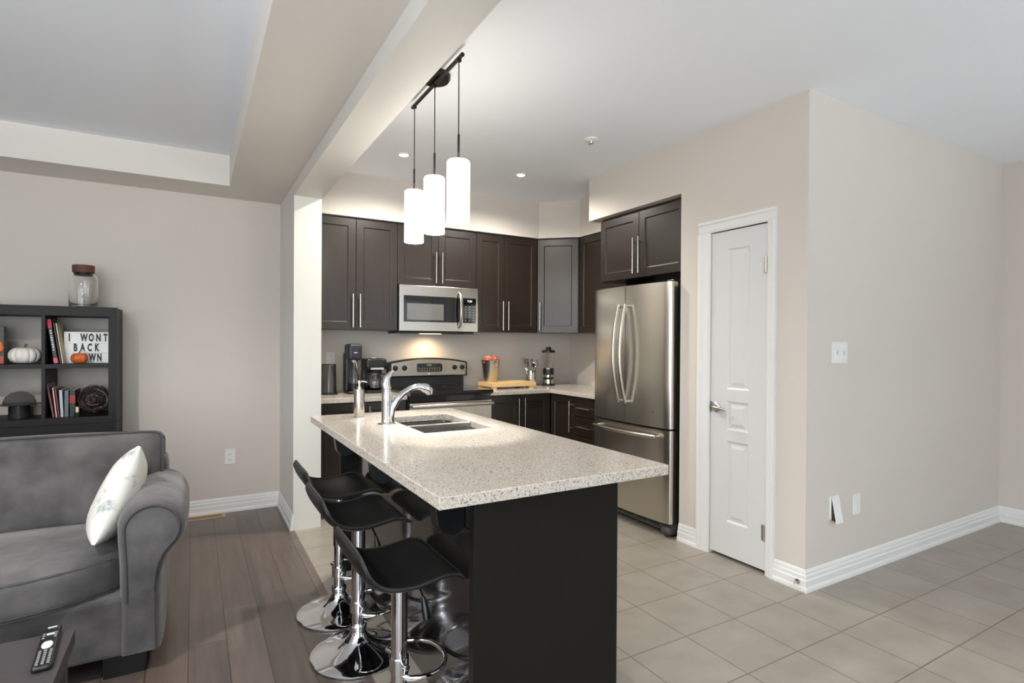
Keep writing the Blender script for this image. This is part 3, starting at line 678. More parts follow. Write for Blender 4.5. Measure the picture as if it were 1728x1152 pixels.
# ================================================================ BAR STOOLS
def make_stool():
    t = thing('bar_stool', (0, 0, 0), '', 'bar stool', 'swivel stools along the island', local=True)
    MB().lathe([(.192, 0), (.196, .003), (.196, .008), (.190, .012), (.15, .020), (.10, .036), (.06, .058), (.038, .082), (.031, .10), (.030, .115)], n=56).build('base', chrome, t)
    MB().lathe([(.034, .108), (.036, .112), (.036, .122), (.033, .128)], n=32).build('collar', chrome, t)
    MB().cyl((0, 0, .11), (0, 0, .56), .0245, n=36).build('gas_lift', chrome, t)
    MB().cyl((0, 0, .19), (0, 0, .56), .0285, n=36).build('sleeve', chrome, t)
    # footrest: loop to the front of the stool (towards +x)
    pts = []
    for i in range(21):
        a = -PI*.72+2*PI*.72*i/20; pts.append((.055+.108*math.cos(a), .125*math.sin(a), .205))
    pts = [(.020, -.03, .195)]+pts+[(.020, .03, .195)]
    m = MB().tube(pts, .0085, 12); m.cyl((0, 0, .18), (0, 0, .225), .034, n=24); m.build('footrest', chrome, t)
    MB().box(-.075, .075, -.075, .075, .556, .566).build('seat_plate', darkgrey, t, bevel=.003)
    m = MB().tube([(.02, -.03, .55), (.03, -.10, .545), (.035, -.14, .52)], .0055, 8); m.build('lever', chrome, t)
    MB().tube([(.035, -.137, .524), (.038, -.150, .49), (.040, -.160, .455)], [.006, .013, .012], 10).build('lever_grip', black, t)
    # seat: moulded shell, curled up at the back (-x) and rolled down at the front (+x)
    key = [(-.180, .706), (-.172, .680), (-.157, .646), (-.133, .613), (-.102, .592), (-.060, .580), (-.01, .578), (.040, .586), (.085, .597), (.120, .600), (.150, .592), (.169, .574)]
    def cr(k, u):
        i = min(int(u), len(k)-2); f = u-i; p = [k[max(i-1, 0)], k[i], k[i+1], k[min(i+2, len(k)-1)]]
        return tuple(.5*((2*p[1][c])+(-p[0][c]+p[2][c])*f+(2*p[0][c]-5*p[1][c]+4*p[2][c]-p[3][c])*f*f+(-p[0][c]+3*p[1][c]-3*p[2][c]+p[3][c])*f**3) for c in (0, 1))
    prof = [cr(key, (len(key)-1)*i/40) for i in range(41)]
    NX = len(prof); NYs = 24; top = []; bot = []
    for i, (x, z) in enumerate(prof):
        s_ = i/(NX-1)
        hw_ = .196; cr_ = .16
        if s_ < cr_: hw_ -= .050*(1-math.sqrt(max(0, 1-((cr_-s_)/cr_)**2)))+.010*(cr_-s_)/cr_
        if s_ > .93: hw_ -= .022*(1-math.sqrt(max(0, 1-((s_-.93)/.07)**2)))
        x0_, z0_ = prof[max(i-1, 0)]; x1_, z1_ = prof[min(i+1, NX-1)]; tx, tz = x1_-x0_, z1_-z0_; l = math.hypot(tx, tz); nx_, nz_ = -tz/l, tx/l
        e2 = min(1, min(i, NX-1-i)/3); th = .008+.014*math.sqrt(e2)
        for j in range(NYs+1):
            v = -1+2*j/NYs; v = math.sin(v*PI/2); y = v*hw_; up = .010*v**4*math.sin(PI*min(1, max(0, (s_-.15)/.7)))
            ed = 1-abs(v)**8
            top.append((x, y, z+up)); bot.append((x-nx_*th*(.35+.65*ed), y, z+up-nz_*th*(.35+.65*ed)))
    K = NYs+1; m = MB(); n = len(top); fs = []
    for i in range(NX-1):
        for j in range(NYs):
            a = i*K+j; fs.append((a, a+1, a+K+1, a+K)); fs.append((n+a, n+a+K, n+a+K+1, n+a+1))
        a = i*K; fs.append((a, a+K, n+a+K, n+a)); a = i*K+NYs; fs.append((a, n+a, n+a+K, a+K))
    for j in range(NYs): fs.append((j, n+j, n+j+1, j+1)); a = (NX-1)*K+j; fs.append((a, a+1, n+a+1, n+a))
    m.add(top+bot, fs, True)
    m.build('seat', leather, t)
    edge = [top[i*K] for i in range(NX)]+[top[(NX-1)*K+j] for j in range(1, K)]+[top[i*K+NYs] for i in range(NX-2, -1, -1)]+[top[j] for j in range(NYs-1, 0, -1)]
    MB().tube(edge, .004, 8, closed=True).build('seat_piping', M('seat_edge', S(46, 46, 46), .35), t)
    return t
st = make_stool()
STOOLS = [(.625, 2.78, .032, .33, 'black leather bar stool farthest from the camera, beside the white column'),
          (.614, 2.37, .012, .19, 'middle one of the three black leather bar stools at the island'),
          (.630, 1.875, -.040, .135, 'black leather bar stool nearest the camera, at the near end of the island')]
for k, (x, y, dz, zs, lab) in enumerate(STOOLS):
    s_ = st if k == 0 else copy_tree(st)
    s_.location = (x, y, 0); s_['label'] = lab
for k, o in enumerate([o for o in COL.objects if o.name.split('.')[0] == 'bar_stool']):
    k = [i for i, q in enumerate(STOOLS) if abs(q[1]-o.location.y) < .01][0]; dz, zs = STOOLS[k][2:4]
    for c in o.children:
        nm = c.name.split('.')[0]
        if nm in ('seat', 'seat_piping', 'seat_plate', 'lever', 'lever_grip'): c.location.z += dz
        if nm == 'gas_lift': c.scale.z = (.56+dz)/.56
        if nm == 'sleeve': f = (.56+dz-zs)/.37; c.scale.z = f; c.location.z = zs-.19*f
# ================================================================ PENDANT, DOWNLIGHTS, DETECTOR
t = thing('pendant_light', (1.07, 2.68, ZK), 'three white glass cylinder pendants hanging from one dark bar', 'pendant light')
PX = 1.07
MB().lathe([(.078, ZK), (.078, ZK-.02), (.070, ZK-.032), (.0, ZK-.034)], (PX, 2.66, 0)).build('canopy', bronze, t)
MB().tube([(PX, 2.325, 2.655), (PX, 2.995, 2.655)], .010, 14).build('bar', bronze, t)
shadem = M('opal_glass', S(250, 246, 236), .35, emit=(S(255, 248, 236), 6.0), noise=(3, 0.0))
for y in (2.365, 2.662, 2.962):
    c = MB().cyl((PX, y, 2.655), (PX, y, 2.28), .0028, n=8).build('cord', bronze, t)
    MB().cyl((PX, y, 2.30), (PX, y, 2.176), .0055, n=10).cyl((PX, y, 2.64), (PX, y, 2.655), .012, n=12).build('stem', bronze, c)
    r0, r1, za, zb = .0535, .0505, 1.889, 2.178
    MB().lathe([(r1, za+.001), (r0-.001, za), (r0, za+.003), (r0, zb-.010), (r0-.004, zb-.002), (r0-.010, zb), (.016, zb), (.016, zb-.003), (r1-.008, zb-.003), (r1, zb-.012), (r1, za+.001)], (PX, y, 0), n=40, caps=False).build('shade', shadem, c)
    MB().cyl((PX, y, zb-.003), (PX, y, zb-.05), .018, n=16).build('lamp_holder', whitepl, c)
    spot('pendant_bulb', (PX, y, 1.93), 62, (1.0, .97, .92), 42, .45, .035)
    point('pendant_glow', (PX, y, 2.225), 2.0, (1.0, .94, .84), .05)
for k, (x, y) in enumerate(((1.33, 3.905), (2.312, 3.88))):
    t = thing('recessed_light', (x, y, ZK), ('recessed ceiling downlight left of the pendants', 'recessed ceiling downlight above the kitchen corner')[k], 'ceiling light', 'recessed kitchen downlights')
    MB().lathe([(.052, ZK), (.050, ZK-.004), (.034, ZK-.005), (.032, ZK-.001)], (x, y, 0)).build('trim_ring', whitepl, t)
    MB().lathe([(.031, ZK-.0015), (.024, ZK-.006), (0, ZK-.008)], (x, y, 0)).build('lens', M('lamp_lens', S(255, 250, 235), .3, emit=(S(255, 244, 222), 14)), t)
    spot('downlight_beam', (x, y, ZK-.02), 128, (1.0, .94, .84), 160, .8, .03)
t = thing('sprinkler_head', (2.312, 2.96, ZK), 'small round white sprinkler or detector on the kitchen ceiling', 'ceiling sprinkler')
MB().lathe([(.045, ZK), (.045, ZK-.004), (.030, ZK-.012), (.018, ZK-.014)], (2.312, 2.96, 0), n=24).build('cover_plate', whitepl, t)
MB().lathe([(.012, ZK-.010), (.008, ZK-.026), (.016, ZK-.030), (.016, ZK-.033), (0, ZK-.034)], (2.312, 2.96, 0), n=16).build('deflector', nickel, t)
# living-room ceiling lamp (outside the frame) that throws the bookshelf's shadow on the wall
t = thing('recessed_light', (-1.15, 1.6, ZT), 'recessed ceiling downlight in the living room tray', 'ceiling light')
MB().lathe([(.055, ZT), (.052, ZT-.004), (.036, ZT-.005), (0, ZT-.004)], (-1.15, 1.6, 0)).build('trim_ring', whitepl, t)
spot('living_downlight', (-1.15, 1.6, ZT-.03), 200, (1.0, .96, .92), 156, .5, .05)

# ================================================================ WALL PLATES, VENT, DOORSTOP
def plate_on_y(name, x, z, w_, h_, label, cat, parts, yw=YD, g=None):
    t = thing(name, (x, yw, z), label, cat, g)
    MB().box(x-w_/2, x+w_/2, yw-.006, yw-.0005, z-h_/2, z+h_/2).build('cover_plate', whitepl, t, bevel=.002)
    parts(t, x, z, yw); return t
def two_switches(t, x, z, yw):
    for dx in (-.034, .034):
        MB().box(x+dx-.017, x+dx+.017, yw-.009, yw-.006, z-.034, z+.034).build('rocker', whitepl, t, bevel=.001)
        MB().box(x+dx-.004, x+dx+.004, yw-.012, yw-.009, z-.012, z+.012).build('toggle', M('switch_toggle_grey', S(196, 196, 194), .4), t)  # toggles in a slightly greyer plastic than the rockers
plate_on_y('light_switch', 3.157, 1.285, .150, .120, 'white double light switch at shoulder height on the beige wall', 'light switch', two_switches)
def phone(t, x, z, yw): MB().box(x-.016, x+.016, yw-.009, yw-.006, z-.03, z+.03).build('insert', whitepl, t, bevel=.001)
plate_on_y('wall_outlet', 3.345, .403, .074, .120, 'slim white outlet plate low on the beige wall, right of the tilted cover', 'wall outlet', phone)
t = thing('hinged_outlet_cover', (3.13, YD, .41), 'white outlet plate with its flap tilted out, low on the beige wall', 'wall outlet')
MB().box(3.075, 3.16, YD-.008, YD-.0005, .355, .482).build('cover_plate', whitepl, t, bevel=.002)
m = MB().prism([(YD-.010, .475), (YD-.014, .477), (YD-.040, .338), (YD-.036, .336)], lambda u, v, a: (a, u, v), 3.083, 3.148); m.build('flap', whitepl, t)
m = MB().prism([(YD-.009, .470), (YD-.034, .345), (YD-.009, .352)], lambda u, v, a: (a, u, v), 3.086, 3.090); m.build('flap_gap_fill', darkgrey, t)  # dark wedge filling the gap at the side of the flap
def duplex(t, x, z, yw):
    for dz in (-.02, .02):
        MB().box(x-.016, x+.016, yw-.009, yw-.006, z+dz-.014, z+dz+.014).build('socket', whitepl, t, bevel=.002)
        MB().box(x-.007, x-.005, yw-.0095, yw-.009, z+dz-.005, z+dz+.006).box(x+.005, x+.007, yw-.0095, yw-.009, z+dz-.005, z+dz+.005).build('slots', blackink, t)
plate_on_y('wall_outlet', .250, .430, .072, .118, 'white outlet on the living room wall above the floor register', 'wall outlet', duplex, YB)
plate_on_y('wall_outlet', 1.020, 1.185, .072, .118, 'pale outlet on the kitchen backsplash behind the dark canister', 'wall outlet', duplex, YK)
t = thing('floor_register', (.08, 4.755, 0), 'tan metal floor register in the wood floor by the wall', 'floor vent')
MB().box(-.10, .215, 4.700, 4.808, 0, .004).build('frame', ventm, t, bevel=.0015)
MB().box(-.075, .190, 4.722, 4.786, .004, .0045).build('opening', ventd, t)
m = MB()
for k in range(22): m.box(-.070+k*.0118, -.066+k*.0118, 4.724, 4.784, .0045, .006)
m.build('louvres', ventm, t)
t = thing('door_stop', (2.83, 1.815, .045), 'small rigid metal door stop on the baseboard at the corner', 'door stop')
MB().lathe([(.014, 0), (.014, .004), (.005, .008), (.005, .048), (.0, .049)], (XD-.016, 1.812, .047), axis=(-1, 0, -.12), n=16).build('rod', nickel, t)
MB().lathe([(.0085, .046), (.0095, .050), (.0095, .060), (.0, .062)], (XD-.016, 1.812, .047), axis=(-1, 0, -.12), n=16).build('rubber_tip', whitepl, t)

# ================================================================ THINGS ON THE KITCHEN COUNTERS
ZC = CT1
t = thing('canister', (.955, 4.62, ZC), 'dark steel flat-topped canister beside the column on the counter', 'canister')
MB().lathe([(.066, .0), (.068, .004), (.066, .014), (.060, .018), (.056, .235), (.053, .240), (0, .242)], (.952, 4.62, ZC), n=40).build('body', M('smoky_steel', S(88, 88, 86), .25, .9), t)
MB().lathe([(.071, 0), (.071, .014), (.066, .018), (0, .018)], (.952, 4.62, ZC), n=40).build('base', black, t)
MB().lathe([(.055, .240), (.054, .245), (0, .246)], (.952, 4.62, ZC), n=40).build('lid', black, t)
# soda maker
t = thing('soda_maker', (1.15, 4.62, ZC), 'tall slim black soda maker, left of the coffee maker', 'soda maker')
cx = 1.150
MB().cushion((cx, 4.63, ZC+.012), (.062, .10, .012), .012, fn=lambda q, p: (q.x, q.y, q.z)).build('base', black, t)
MB().cushion((cx-.018, 4.685, ZC+.17), (.048, .045, .17), .02).build('column', M('soda_blue_black', S(30, 36, 40), .3), t)
MB().cushion((cx, 4.635, ZC+.342), (.056, .085, .068), .024).build('head', M('soda_head', S(38, 38, 46), .35), t)
MB().lathe([(.022, .255), (.026, .262), (.026, .276)], (cx, 4.60, ZC), n=20).tube([(cx, 4.552, ZC+.27), (cx+.006, 4.548, ZC+.235), (cx+.010, 4.545, ZC+.21)], [.006, .006, .004], 8).build('nozzle', chrome, t)
bt = MB().lathe([(.036, .026), (.038, .03), (.038, .12), (.034, .15), (.018, .20), (.014, .215), (.014, .25), (.011, .25), (.011, .215), (.015, .2), (.031, .15), (.035, .12), (.035, .03), (.0, .03)], (cx, 4.60, ZC), n=28).build('bottle', glass, t)
MB().lathe([(.0388, .03), (.0388, .085)], (cx, 4.60, ZC), n=28).build('bottle_sleeve', black, bt)
MB().box(cx-.014, cx+.014, 4.5485, 4.5505, ZC+.335, ZC+.341).build('badge', whiteink, t, bevel=.0005)
# coffee maker
t = thing('coffee_maker', (1.32, 4.62, ZC), 'black drip coffee maker with glass carafe, next to the range', 'coffee maker')
cx = 1.322
MB().box(cx-.085, cx+.085, 4.53, 4.73, ZC, ZC+.028).build('base', black, t, bevel=.008)
MB().box(cx-.083, cx+.083, 4.665, 4.73, ZC+.028, ZC+.20).build('water_tank', black, t, bevel=.008)
MB().cushion((cx, 4.635, ZC+.242), (.088, .095, .046), .02).build('brew_head', black, t)
MB().box(cx-.05, cx+.06, 4.539, 4.542, ZC+.197, ZC+.212).build('steel_band', nickel, t)
MB().box(cx-.02, cx+.02, 4.62, 4.65, ZC+.286, ZC+.295).build('lid_latch', nickel, t, bevel=.002)
car = MB().lathe([(.050, .030), (.066, .045), (.070, .09), (.062, .135), (.046, .165), (.048, .18), (.045, .18), (.043, .165), (.059, .135), (.067, .09), (.063, .047), (0, .033)], (cx, 4.592, ZC), n=36).build('carafe', glass, t)
MB().lathe([(.0, .034), (.062, .046), (.065, .07), (.0, .071)], (cx, 4.592, ZC), n=32).build('coffee', M('coffee_liquid', S(28, 16, 10), .1), car)
MB().lathe([(.047, .164), (.050, .168), (.050, .184), (0, .190)], (cx, 4.592, ZC), n=32).build('carafe_lid', black, car)
MB().tube([(cx+.045, 4.56, ZC+.165), (cx+.088, 4.535, ZC+.155), (cx+.092, 4.532, ZC+.10), (cx+.062, 4.555, ZC+.06)], [.008, .009, .009, .007], 10).build('carafe_handle', black, car)
# cutting board, bucket, fruit
t = thing('cutting_board', (2.59, 4.56, ZC), 'thick butcher-block cutting board on feet in the kitchen corner', 'cutting board')
MB().box(2.345, 2.815, 4.42, 4.715, ZC+.020, ZC+.058).build('board', bamboo, t, bevel=.003)
for x in (2.375, 2.765):
    for y in (4.43, 4.68): MB().box(x-.02, x+.02, y-.006, y+.03, ZC, ZC+.020).build('foot', bamboo, t, bevel=.002)
ZBd = ZC+.058
t = thing('ice_bucket', (2.44, 4.60, ZBd), 'hammered steel bucket of fruit on the cutting board', 'bucket')
MB().lathe([(.0, .0), (.060, 0), (.062, .004), (.086, .200), (.090, .205), (.087, .207), (.083, .200), (.059, .008), (0, .006)], (2.415, 4.59, ZBd), n=40).build('pail', steel, t)
m = MB().tube([(2.415+.021*math.cos(a)*.9, 4.50-.004, ZBd+.172+.016*math.sin(a)) for a in [2*PI*i/16 for i in range(16)]], .0035, 8, closed=True); m.cyl((2.415, 4.508, ZBd+.188), (2.415, 4.494, ZBd+.188), .009, n=12); m.build('ring_handle', chrome, t)
def apple(x, y, z, r, mat, label, rot):
    t = thing('apple', (x, y, z), label, 'fruit', 'fruit in the steel bucket', rot=rot)
    prof = [(.0, .80), (.12, .86), (.30, .97), (.55, .98), (.85, .72), (1.0, .25), (.97, -.15), (.78, -.62), (.45, -.93), (.2, -.95), (0, -.86)]
    MB().lathe([(a*r, b*r) for a, b in prof][::-1], n=28).build('flesh', mat, t)
    MB().tube([(0, 0, .72*r), (.05*r, 0, 1.1*r), (.14*r, 0, 1.32*r)], .0022, 6).build('stem', stemm, t)
apple(2.368, 4.572, ZBd+.193, .037, applem, 'red apple at the left rim of the steel bucket', (.5, .9, 0))
apple(2.405, 4.632, ZBd+.203, .038, peachm, 'orange-yellow apple in the middle of the steel bucket', (-.2, .1, .4))
apple(2.455, 4.585, ZBd+.202, .040, M('apple_red_blush', S(180, 84, 66), .35, noise=(7, .3)), 'red apple standing highest on the right of the steel bucket', (.7, -.5, 1))
# utensil holder
t = thing('utensil_holder', (2.925, 4.68, ZC), 'perforated steel utensil holder behind the cutting board', 'utensil holder')
ux, uy = 2.925, 4.69
MB().lathe([(0, .002), (.046, .002), (.048, .0), (.048, .150), (.046, .150), (.0455, .004), (0, .005)], (ux, uy, ZC), n=36).build('can', steel, t)
m = MB()
for a in range(-4, 5):
    for k in range(9):
        th = -PI/2+math.radians(-14)+a*.15 if abs(a) < 5 else 0
        if abs(a) > 2: continue
        m.lathe([(.0032, 0), (.0032, .0006), (0, .0007)], (ux+.048*math.cos(th), uy+.048*math.sin(th), ZC+.03+k*.012), axis=(math.cos(th), math.sin(th), 0), n=8)
m.build('perforations', M('hole_light', S(222, 222, 220), .4), t)
def utensil(kind, dx, dy, lean, label, h=.25):
    t = thing(kind, (ux+dx, uy+dy, ZC+.008), label, 'kitchen utensil', 'utensils in the steel holder', rot=(lean[0], lean[1], 0))
    MB().tube([(0, 0, 0), (0, 0, h*.7)], .0045, 8).build('shaft', nickel, t)
    z = h*.7
    if kind == 'whisk':
        m = MB()
        for k in range(5):
            a = PI*k/5; c_, s_ = math.cos(a), math.sin(a)
            m.tube([(r*c_, r*s_, z+zz) for r, zz in ((.003, 0), (.018, .035), (.026, .070), (.018, .098), (0, .108), (-.018, .098), (-.026, .070), (-.018, .035), (-.003, 0))], .0009, 5)
        m.build('wires', chrome, t)
    elif kind == 'spatula':
        MB().box(-.028, .028, -.001, .001, z, z+.085).build('blade', nickel, t, bevel=.0008)
    elif kind == 'ladle':
        MB().lathe([(0, -.014), (.020, -.010), (.030, .004), (.028, .004), (.019, -.008), (0, -.011)], (0, -.016, z+.02), n=20, axis=(0, -1, .4)).build('cup', chrome, t)
    else:
        MB().cushion((0, 0, z+.032), (.021, .004, .034), .004, n=8, fn=lambda q, p: (q.x*math.sqrt(max(.02, 1-(q.z/.036)**2)), q.y+.05*q.x*q.x, q.z)).build('bowl', chrome, t)
utensil('whisk', -.016, .004, (0.05, -.28), 'wire whisk leaning left in the steel utensil holder')
utensil('spatula', -.010, .018, (-.06, -.10), 'flat steel turner standing at the back of the utensil holder')
utensil('ladle', .004, -.012, (.05, .04), 'round steel ladle in the middle of the utensil holder', .26)
utensil('serving_spoon', .022, .006, (0, .26), 'bright serving spoon leaning right in the utensil holder', .27)
utensil('serving_spoon', .006, .02, (-.10, .13), 'steel spoon standing upright at the back of the utensil holder', .27)
# blender
t = thing('blender', (3.09, 4.62, ZC), 'black and steel countertop blender with clear jar in the corner', 'blender')
bx, by = 3.095, 4.63
MB().lathe([(.066, 0), (.068, .010), (.064, .022), (.0, .023)], (bx, by, ZC), n=32).build('foot_ring', black, t)
MB().lathe([(.062, .022), (.058, .062), (.052, .066)], (bx, by, ZC), n=32).build('motor_base', steel, t)
MB().lathe([(.054, .064), (.055, .080), (.048, .084)], (bx, by, ZC), n=32).build('waist_band', black, t)
MB().lathe([(.047, .083), (.045, .108), (.040, .110)], (bx, by, ZC), n=32).build('upper_ring', steel, t)
MB().lathe([(.050, .108), (.056, .116), (.056, .165), (.050, .175)], (bx, by, ZC), n=10, smooth=False).build('jar_collar', black, t)
MB().lathe([(.046, .172), (.060, .330), (.062, .332), (.058, .332), (.043, .176), (0, .176)], (bx, by, ZC), n=8, smooth=False).build('jar', glass, t)
MB().lathe([(.066, .330), (.066, .350), (.050, .354), (.026, .356), (.026, .380), (.022, .386), (0, .387)], (bx, by, ZC), n=24).build('lid', black, t)
MB().tube([(bx-.048, by-.04, ZC+.03), (bx-.07, by-.03, ZC+.012), (bx-.085, by+.03, ZC+.005), (bx-.06, by+.12, ZC+.005)], .004, 8).build('power_cord', black, t)

# ================================================================ BOOKSHELF AND ITS CONTENTS
t = thing('bookshelf', (-1.15, 4.63, 0), 'black-brown cube bookshelf against the living room wall', 'bookshelf')
BX1, BX0, SYF, SYB = -.438, -1.862, 4.445, YB-.022
cell = .322; d_ = .018
MB().box(BX0, BX1, SYF, SYB, 1.485, 1.546).build('top_panel', shelfm, t, bevel=.0015)
MB().box(BX1-.043, BX1, SYF, SYB, .795, 1.485).build('side_panel', shelfm, t, bevel=.001); MB().box(BX0, BX0+.043, SYF, SYB, .795, 1.485).build('side_panel', shelfm, t, bevel=.001)
MB().box(BX0+.043, BX1-.043, SYF, SYB, .795, .838).build('bottom_panel', shelfm, t, bevel=.001)
xs = [BX1-.043-cell-(cell+d_)*k for k in range(3)]
for z0, z1 in ((1.179, 1.485), (.838, 1.153)):
    for x in xs: MB().box(x-d_, x, SYF+.003, SYB, z0, z1).build('divider', shelfm, t)
MB().box(BX0+.043, BX1-.043, SYF+.003, SYB, 1.153, 1.179).build('shelf_board', shelfm, t)
MB().box(BX0, BX1, SYF-.002, SYB, .722, .793).build('lower_unit_top', shelfm, t, bevel=.0015)
MB().box(BX1-.043, BX1, SYF, SYB, 0, .722).build('side_panel', shelfm, t); MB().box(BX0, BX0+.043, SYF, SYB, 0, .722).build('side_panel', shelfm, t)
MB().box(BX0+.043, BX1-.043, SYF, SYB, 0, .045).build('bottom_panel', shelfm, t); MB().box(BX0+.043, BX1-.043, SYF+.003, SYB, .375, .395).build('shelf_board', shelfm, t)
for z0, z1 in ((.045, .375), (.395, .722)):
    for x in xs: MB().box(x-d_, x, SYF+.003, SYB, z0, z1).build('divider', shelfm, t)
Z1s, Z2s, ZTp = 1.179, .838, 1.546
# jar on top
t = thing('glass_jar', (-.63, 4.60, ZTp), 'clear glass jar with dark wooden stopper on top of the bookshelf', 'jar')
jc = (-.632, 4.60, ZTp)
MB().lathe([(.0, .0), (.070, 0), (.078, .006), (.079, .02), (.079, .190), (.072, .212), (.056, .222), (.055, .232), (.052, .232), (.053, .220), (.068, .209), (.0755, .19), (.0755, .02), (.07, .008), (0, .007)], jc, n=48).build('vessel', glass, t)
MB().lathe([(.050, .215), (.054, .232), (.060, .233), (.061, .278), (.058, .281), (0, .281)], jc, n=40).build('stopper', cork, t)
def pumpkin(name, x, y, z, r, h, lobes, mat, label):
    t = thing(name, (x, y, z), label, 'pumpkin')
    n, k = 72, 16; vs = []; fs = []
    for i in range(k+1):
        ph = -PI/2+PI*i/k
        for j in range(n):
            a = 2*PI*j/n; lob = 1-.10*(1-abs(math.sin(a*lobes/2)))**2*math.cos(ph)**.5 if abs(math.cos(ph)) > 1e-6 else 1
            rr = r*math.cos(ph)**.75*lob if math.cos(ph) > 1e-6 else 0
            zz = h/2*(math.sin(ph)*(1-.22*max(0, 1-rr/r*1.6)) if True else 0)
            vs.append((x+rr*math.cos(a), y+rr*math.sin(a), z+h/2*.97+zz))
    for i in range(k):
        for j in range(n): fs.append((i*n+j, i*n+(j+1) % n, (i+1)*n+(j+1) % n, (i+1)*n+j))
    MB().add(vs, fs, True).build('shell', mat, t)
    MB().tube([(x, y, z+h*.80), (x, y, z+h*.98), (x+r*.1, y, z+h*1.12)], [r*.13, r*.08, r*.09], 8).build('stem', stemm, t)
pumpkin('pumpkin', -.925, 4.58, Z1s, .082, .112, 12, pumpw, 'white ribbed decorative pumpkin on the bookshelf')
pumpkin('pumpkin', -.640, 4.500, Z1s, .046, .074, 11, pumpo, 'small glossy orange pumpkin in front of the letter board')
# letter board
t = thing('letter_board', (-.64, 4.64, Z1s), 'white letter light box with black capitals on the bookshelf', 'letter board')
lx0, lx1, ly, lz0, lz1 = -.735, -.492, 4.60, Z1s, Z1s+.208
MB().box(lx0, lx1, ly, ly+.045, lz0, lz1).build('case', whitepl, t, bevel=.003)
for k in range(2): MB().box(lx0+.006, lx1-.006, ly-.003, ly, lz0+.066+k*.066, lz0+.070+k*.066).build('letter_rail', M('clear_rail', S(200, 202, 208), .2), t)
for txt, row, x_0 in (('I WONT', 2, -.706), ('BACK', 1, -.674), ('DOWN', 0, -.660)):
    for k, ch in enumerate(txt):
        if ch != ' ': letters(ch, .068, (x_0+k*.0385*(1 if txt == 'I WONT' else .98), ly-.0035, lz0+.036+row*.066), X*.50, Z, blackink, t, 'letter', .001, 1, .0030)
# books
def book(x, y, z, th, dp, h, lean, colS, label, yaw=0, spine=None, group='books and magazines on the bookshelf', name='book', cat='book'):
    t = thing(name, (x, y, z), label, cat, group, rot=(0, lean, yaw))
    cm = M('cover_%d_%d_%d' % colS, S(*colS), .45, noise=(9, .12))
    m = MB().box(0, .002, 0, dp, 0, h).box(th-.002, th, 0, dp, 0, h).box(0, th, 0, .003, 0, h); m.build('cover', cm, t)
    MB().box(.002, th-.002, .003, dp-.004, .003, h-.003).build('pages', M('paper', S(226, 220, 204), .7), t)
    for (z0, z1, c) in (spine or ()): MB().box(.0005, th-.0005, -.0006, 0, z0*h, z1*h).build('spine_band', M('band_%d_%d_%d' % c, S(*c), .5), t)
    return t
lean = -.135
b = book(-.768, 4.50, Z1s+.001, .022, .19, .285, lean, (52, 50, 54), 'tall leaning book with red-topped dark spine on the upper shelf', spine=((.80, .99, (200, 60, 84)), (.02, .13, (214, 84, 110))))
m = MB()
for k in range(9): m.box(.006, .016, -.0012, -.0006, .085+k*.015, .085+k*.015+(.010 if k % 3 else .006))
m.build('spine_marks', whiteink, b)
book(-.742, 4.52, Z1s+.001, .009, .19, .262, lean, (96, 84, 70), 'thin brown book leaning second in the upper row')
book(-.7295, 4.51, Z1s+.001, .010, .18, .260, lean, (208, 196, 164), 'thin cream book leaning third in the upper row')
lean = -.10
book(-.776, 4.50, Z2s+.001, .012, .20, .218, -.15, (120, 76, 74), 'tall maroon magazine leaning at the left of the lower row')
book(-.760, 4.50, Z2s+.001, .010, .20, .190, lean, (214, 190, 186), 'pale pink magazine leaning in the lower row')
book(-.7475, 4.50, Z2s+.001, .009, .20, .180, lean, (150, 60, 72), 'thin red magazine leaning in the lower row')
book(-.736, 4.50, Z2s+.001, .018, .20, .172, -.05, (176, 186, 194), 'pale blue-grey book in the lower row')
book(-.717, 4.50, Z2s+.001, .024, .19, .168, 0, (90, 104, 104), 'grey-green book standing straight in the lower row')
b = book(-.690, 4.50, Z2s+.001, .030, .19, .170, 0, (40, 46, 40), 'dark green book with a red mark, right end of the lower row', spine=((.50, .80, (150, 40, 44)),))
t = thing('candle', (-.645, 4.50, Z2s), 'small cream candle in a dark holder right of the lower books', 'candle')
MB().lathe([(.016, 0), (.016, .024), (.010, .028), (0, .028)], (-.650, 4.50, Z2s), n=16).build('holder', black, t)
MB().lathe([(.009, .028), (.009, .062), (0, .063)], (-.650, 4.50, Z2s), n=16).build('wax', M('cream_wax', S(222, 208, 180), .5), t)
# dark twig ball
t = thing('twig_wreath', (-.572, 4.60, Z2s), 'round dark twig wreath with grey ribbon on the lower shelf', 'wreath')
wc = Vector((-.572, 4.60, Z2s+.103)); m = MB(); m2 = MB()
m.cushion(wc, (.062, .045, .062), .045)
for k in range(150):
    pts = []; a0 = random.uniform(0, 2*PI); tl = random.uniform(-.5, .5); rr = random.choice((random.uniform(.015, .05), random.uniform(.05, .088), random.uniform(.07, .088))); off = random.uniform(-.05, .05)
    for i in range(9):
        a = a0+random.uniform(1.6, 2.6)*i/8; q = Vector((math.cos(a)*rr, off+.02*math.sin(3*a+k), math.sin(a)*rr)); q.rotate(Matrix.Rotation(tl*.25, 3, 'X')); pts.append(wc+q)
    (m if k % 6 else m2).tube(pts, .0042 if k % 6 else .0035, 5)
m.build('twigs', M('dark_twig', S(52, 42, 38), .7, noise=(20, .3)), t); m2.build('ribbon', M('grey_ribbon', S(120, 112, 116), .5), t)
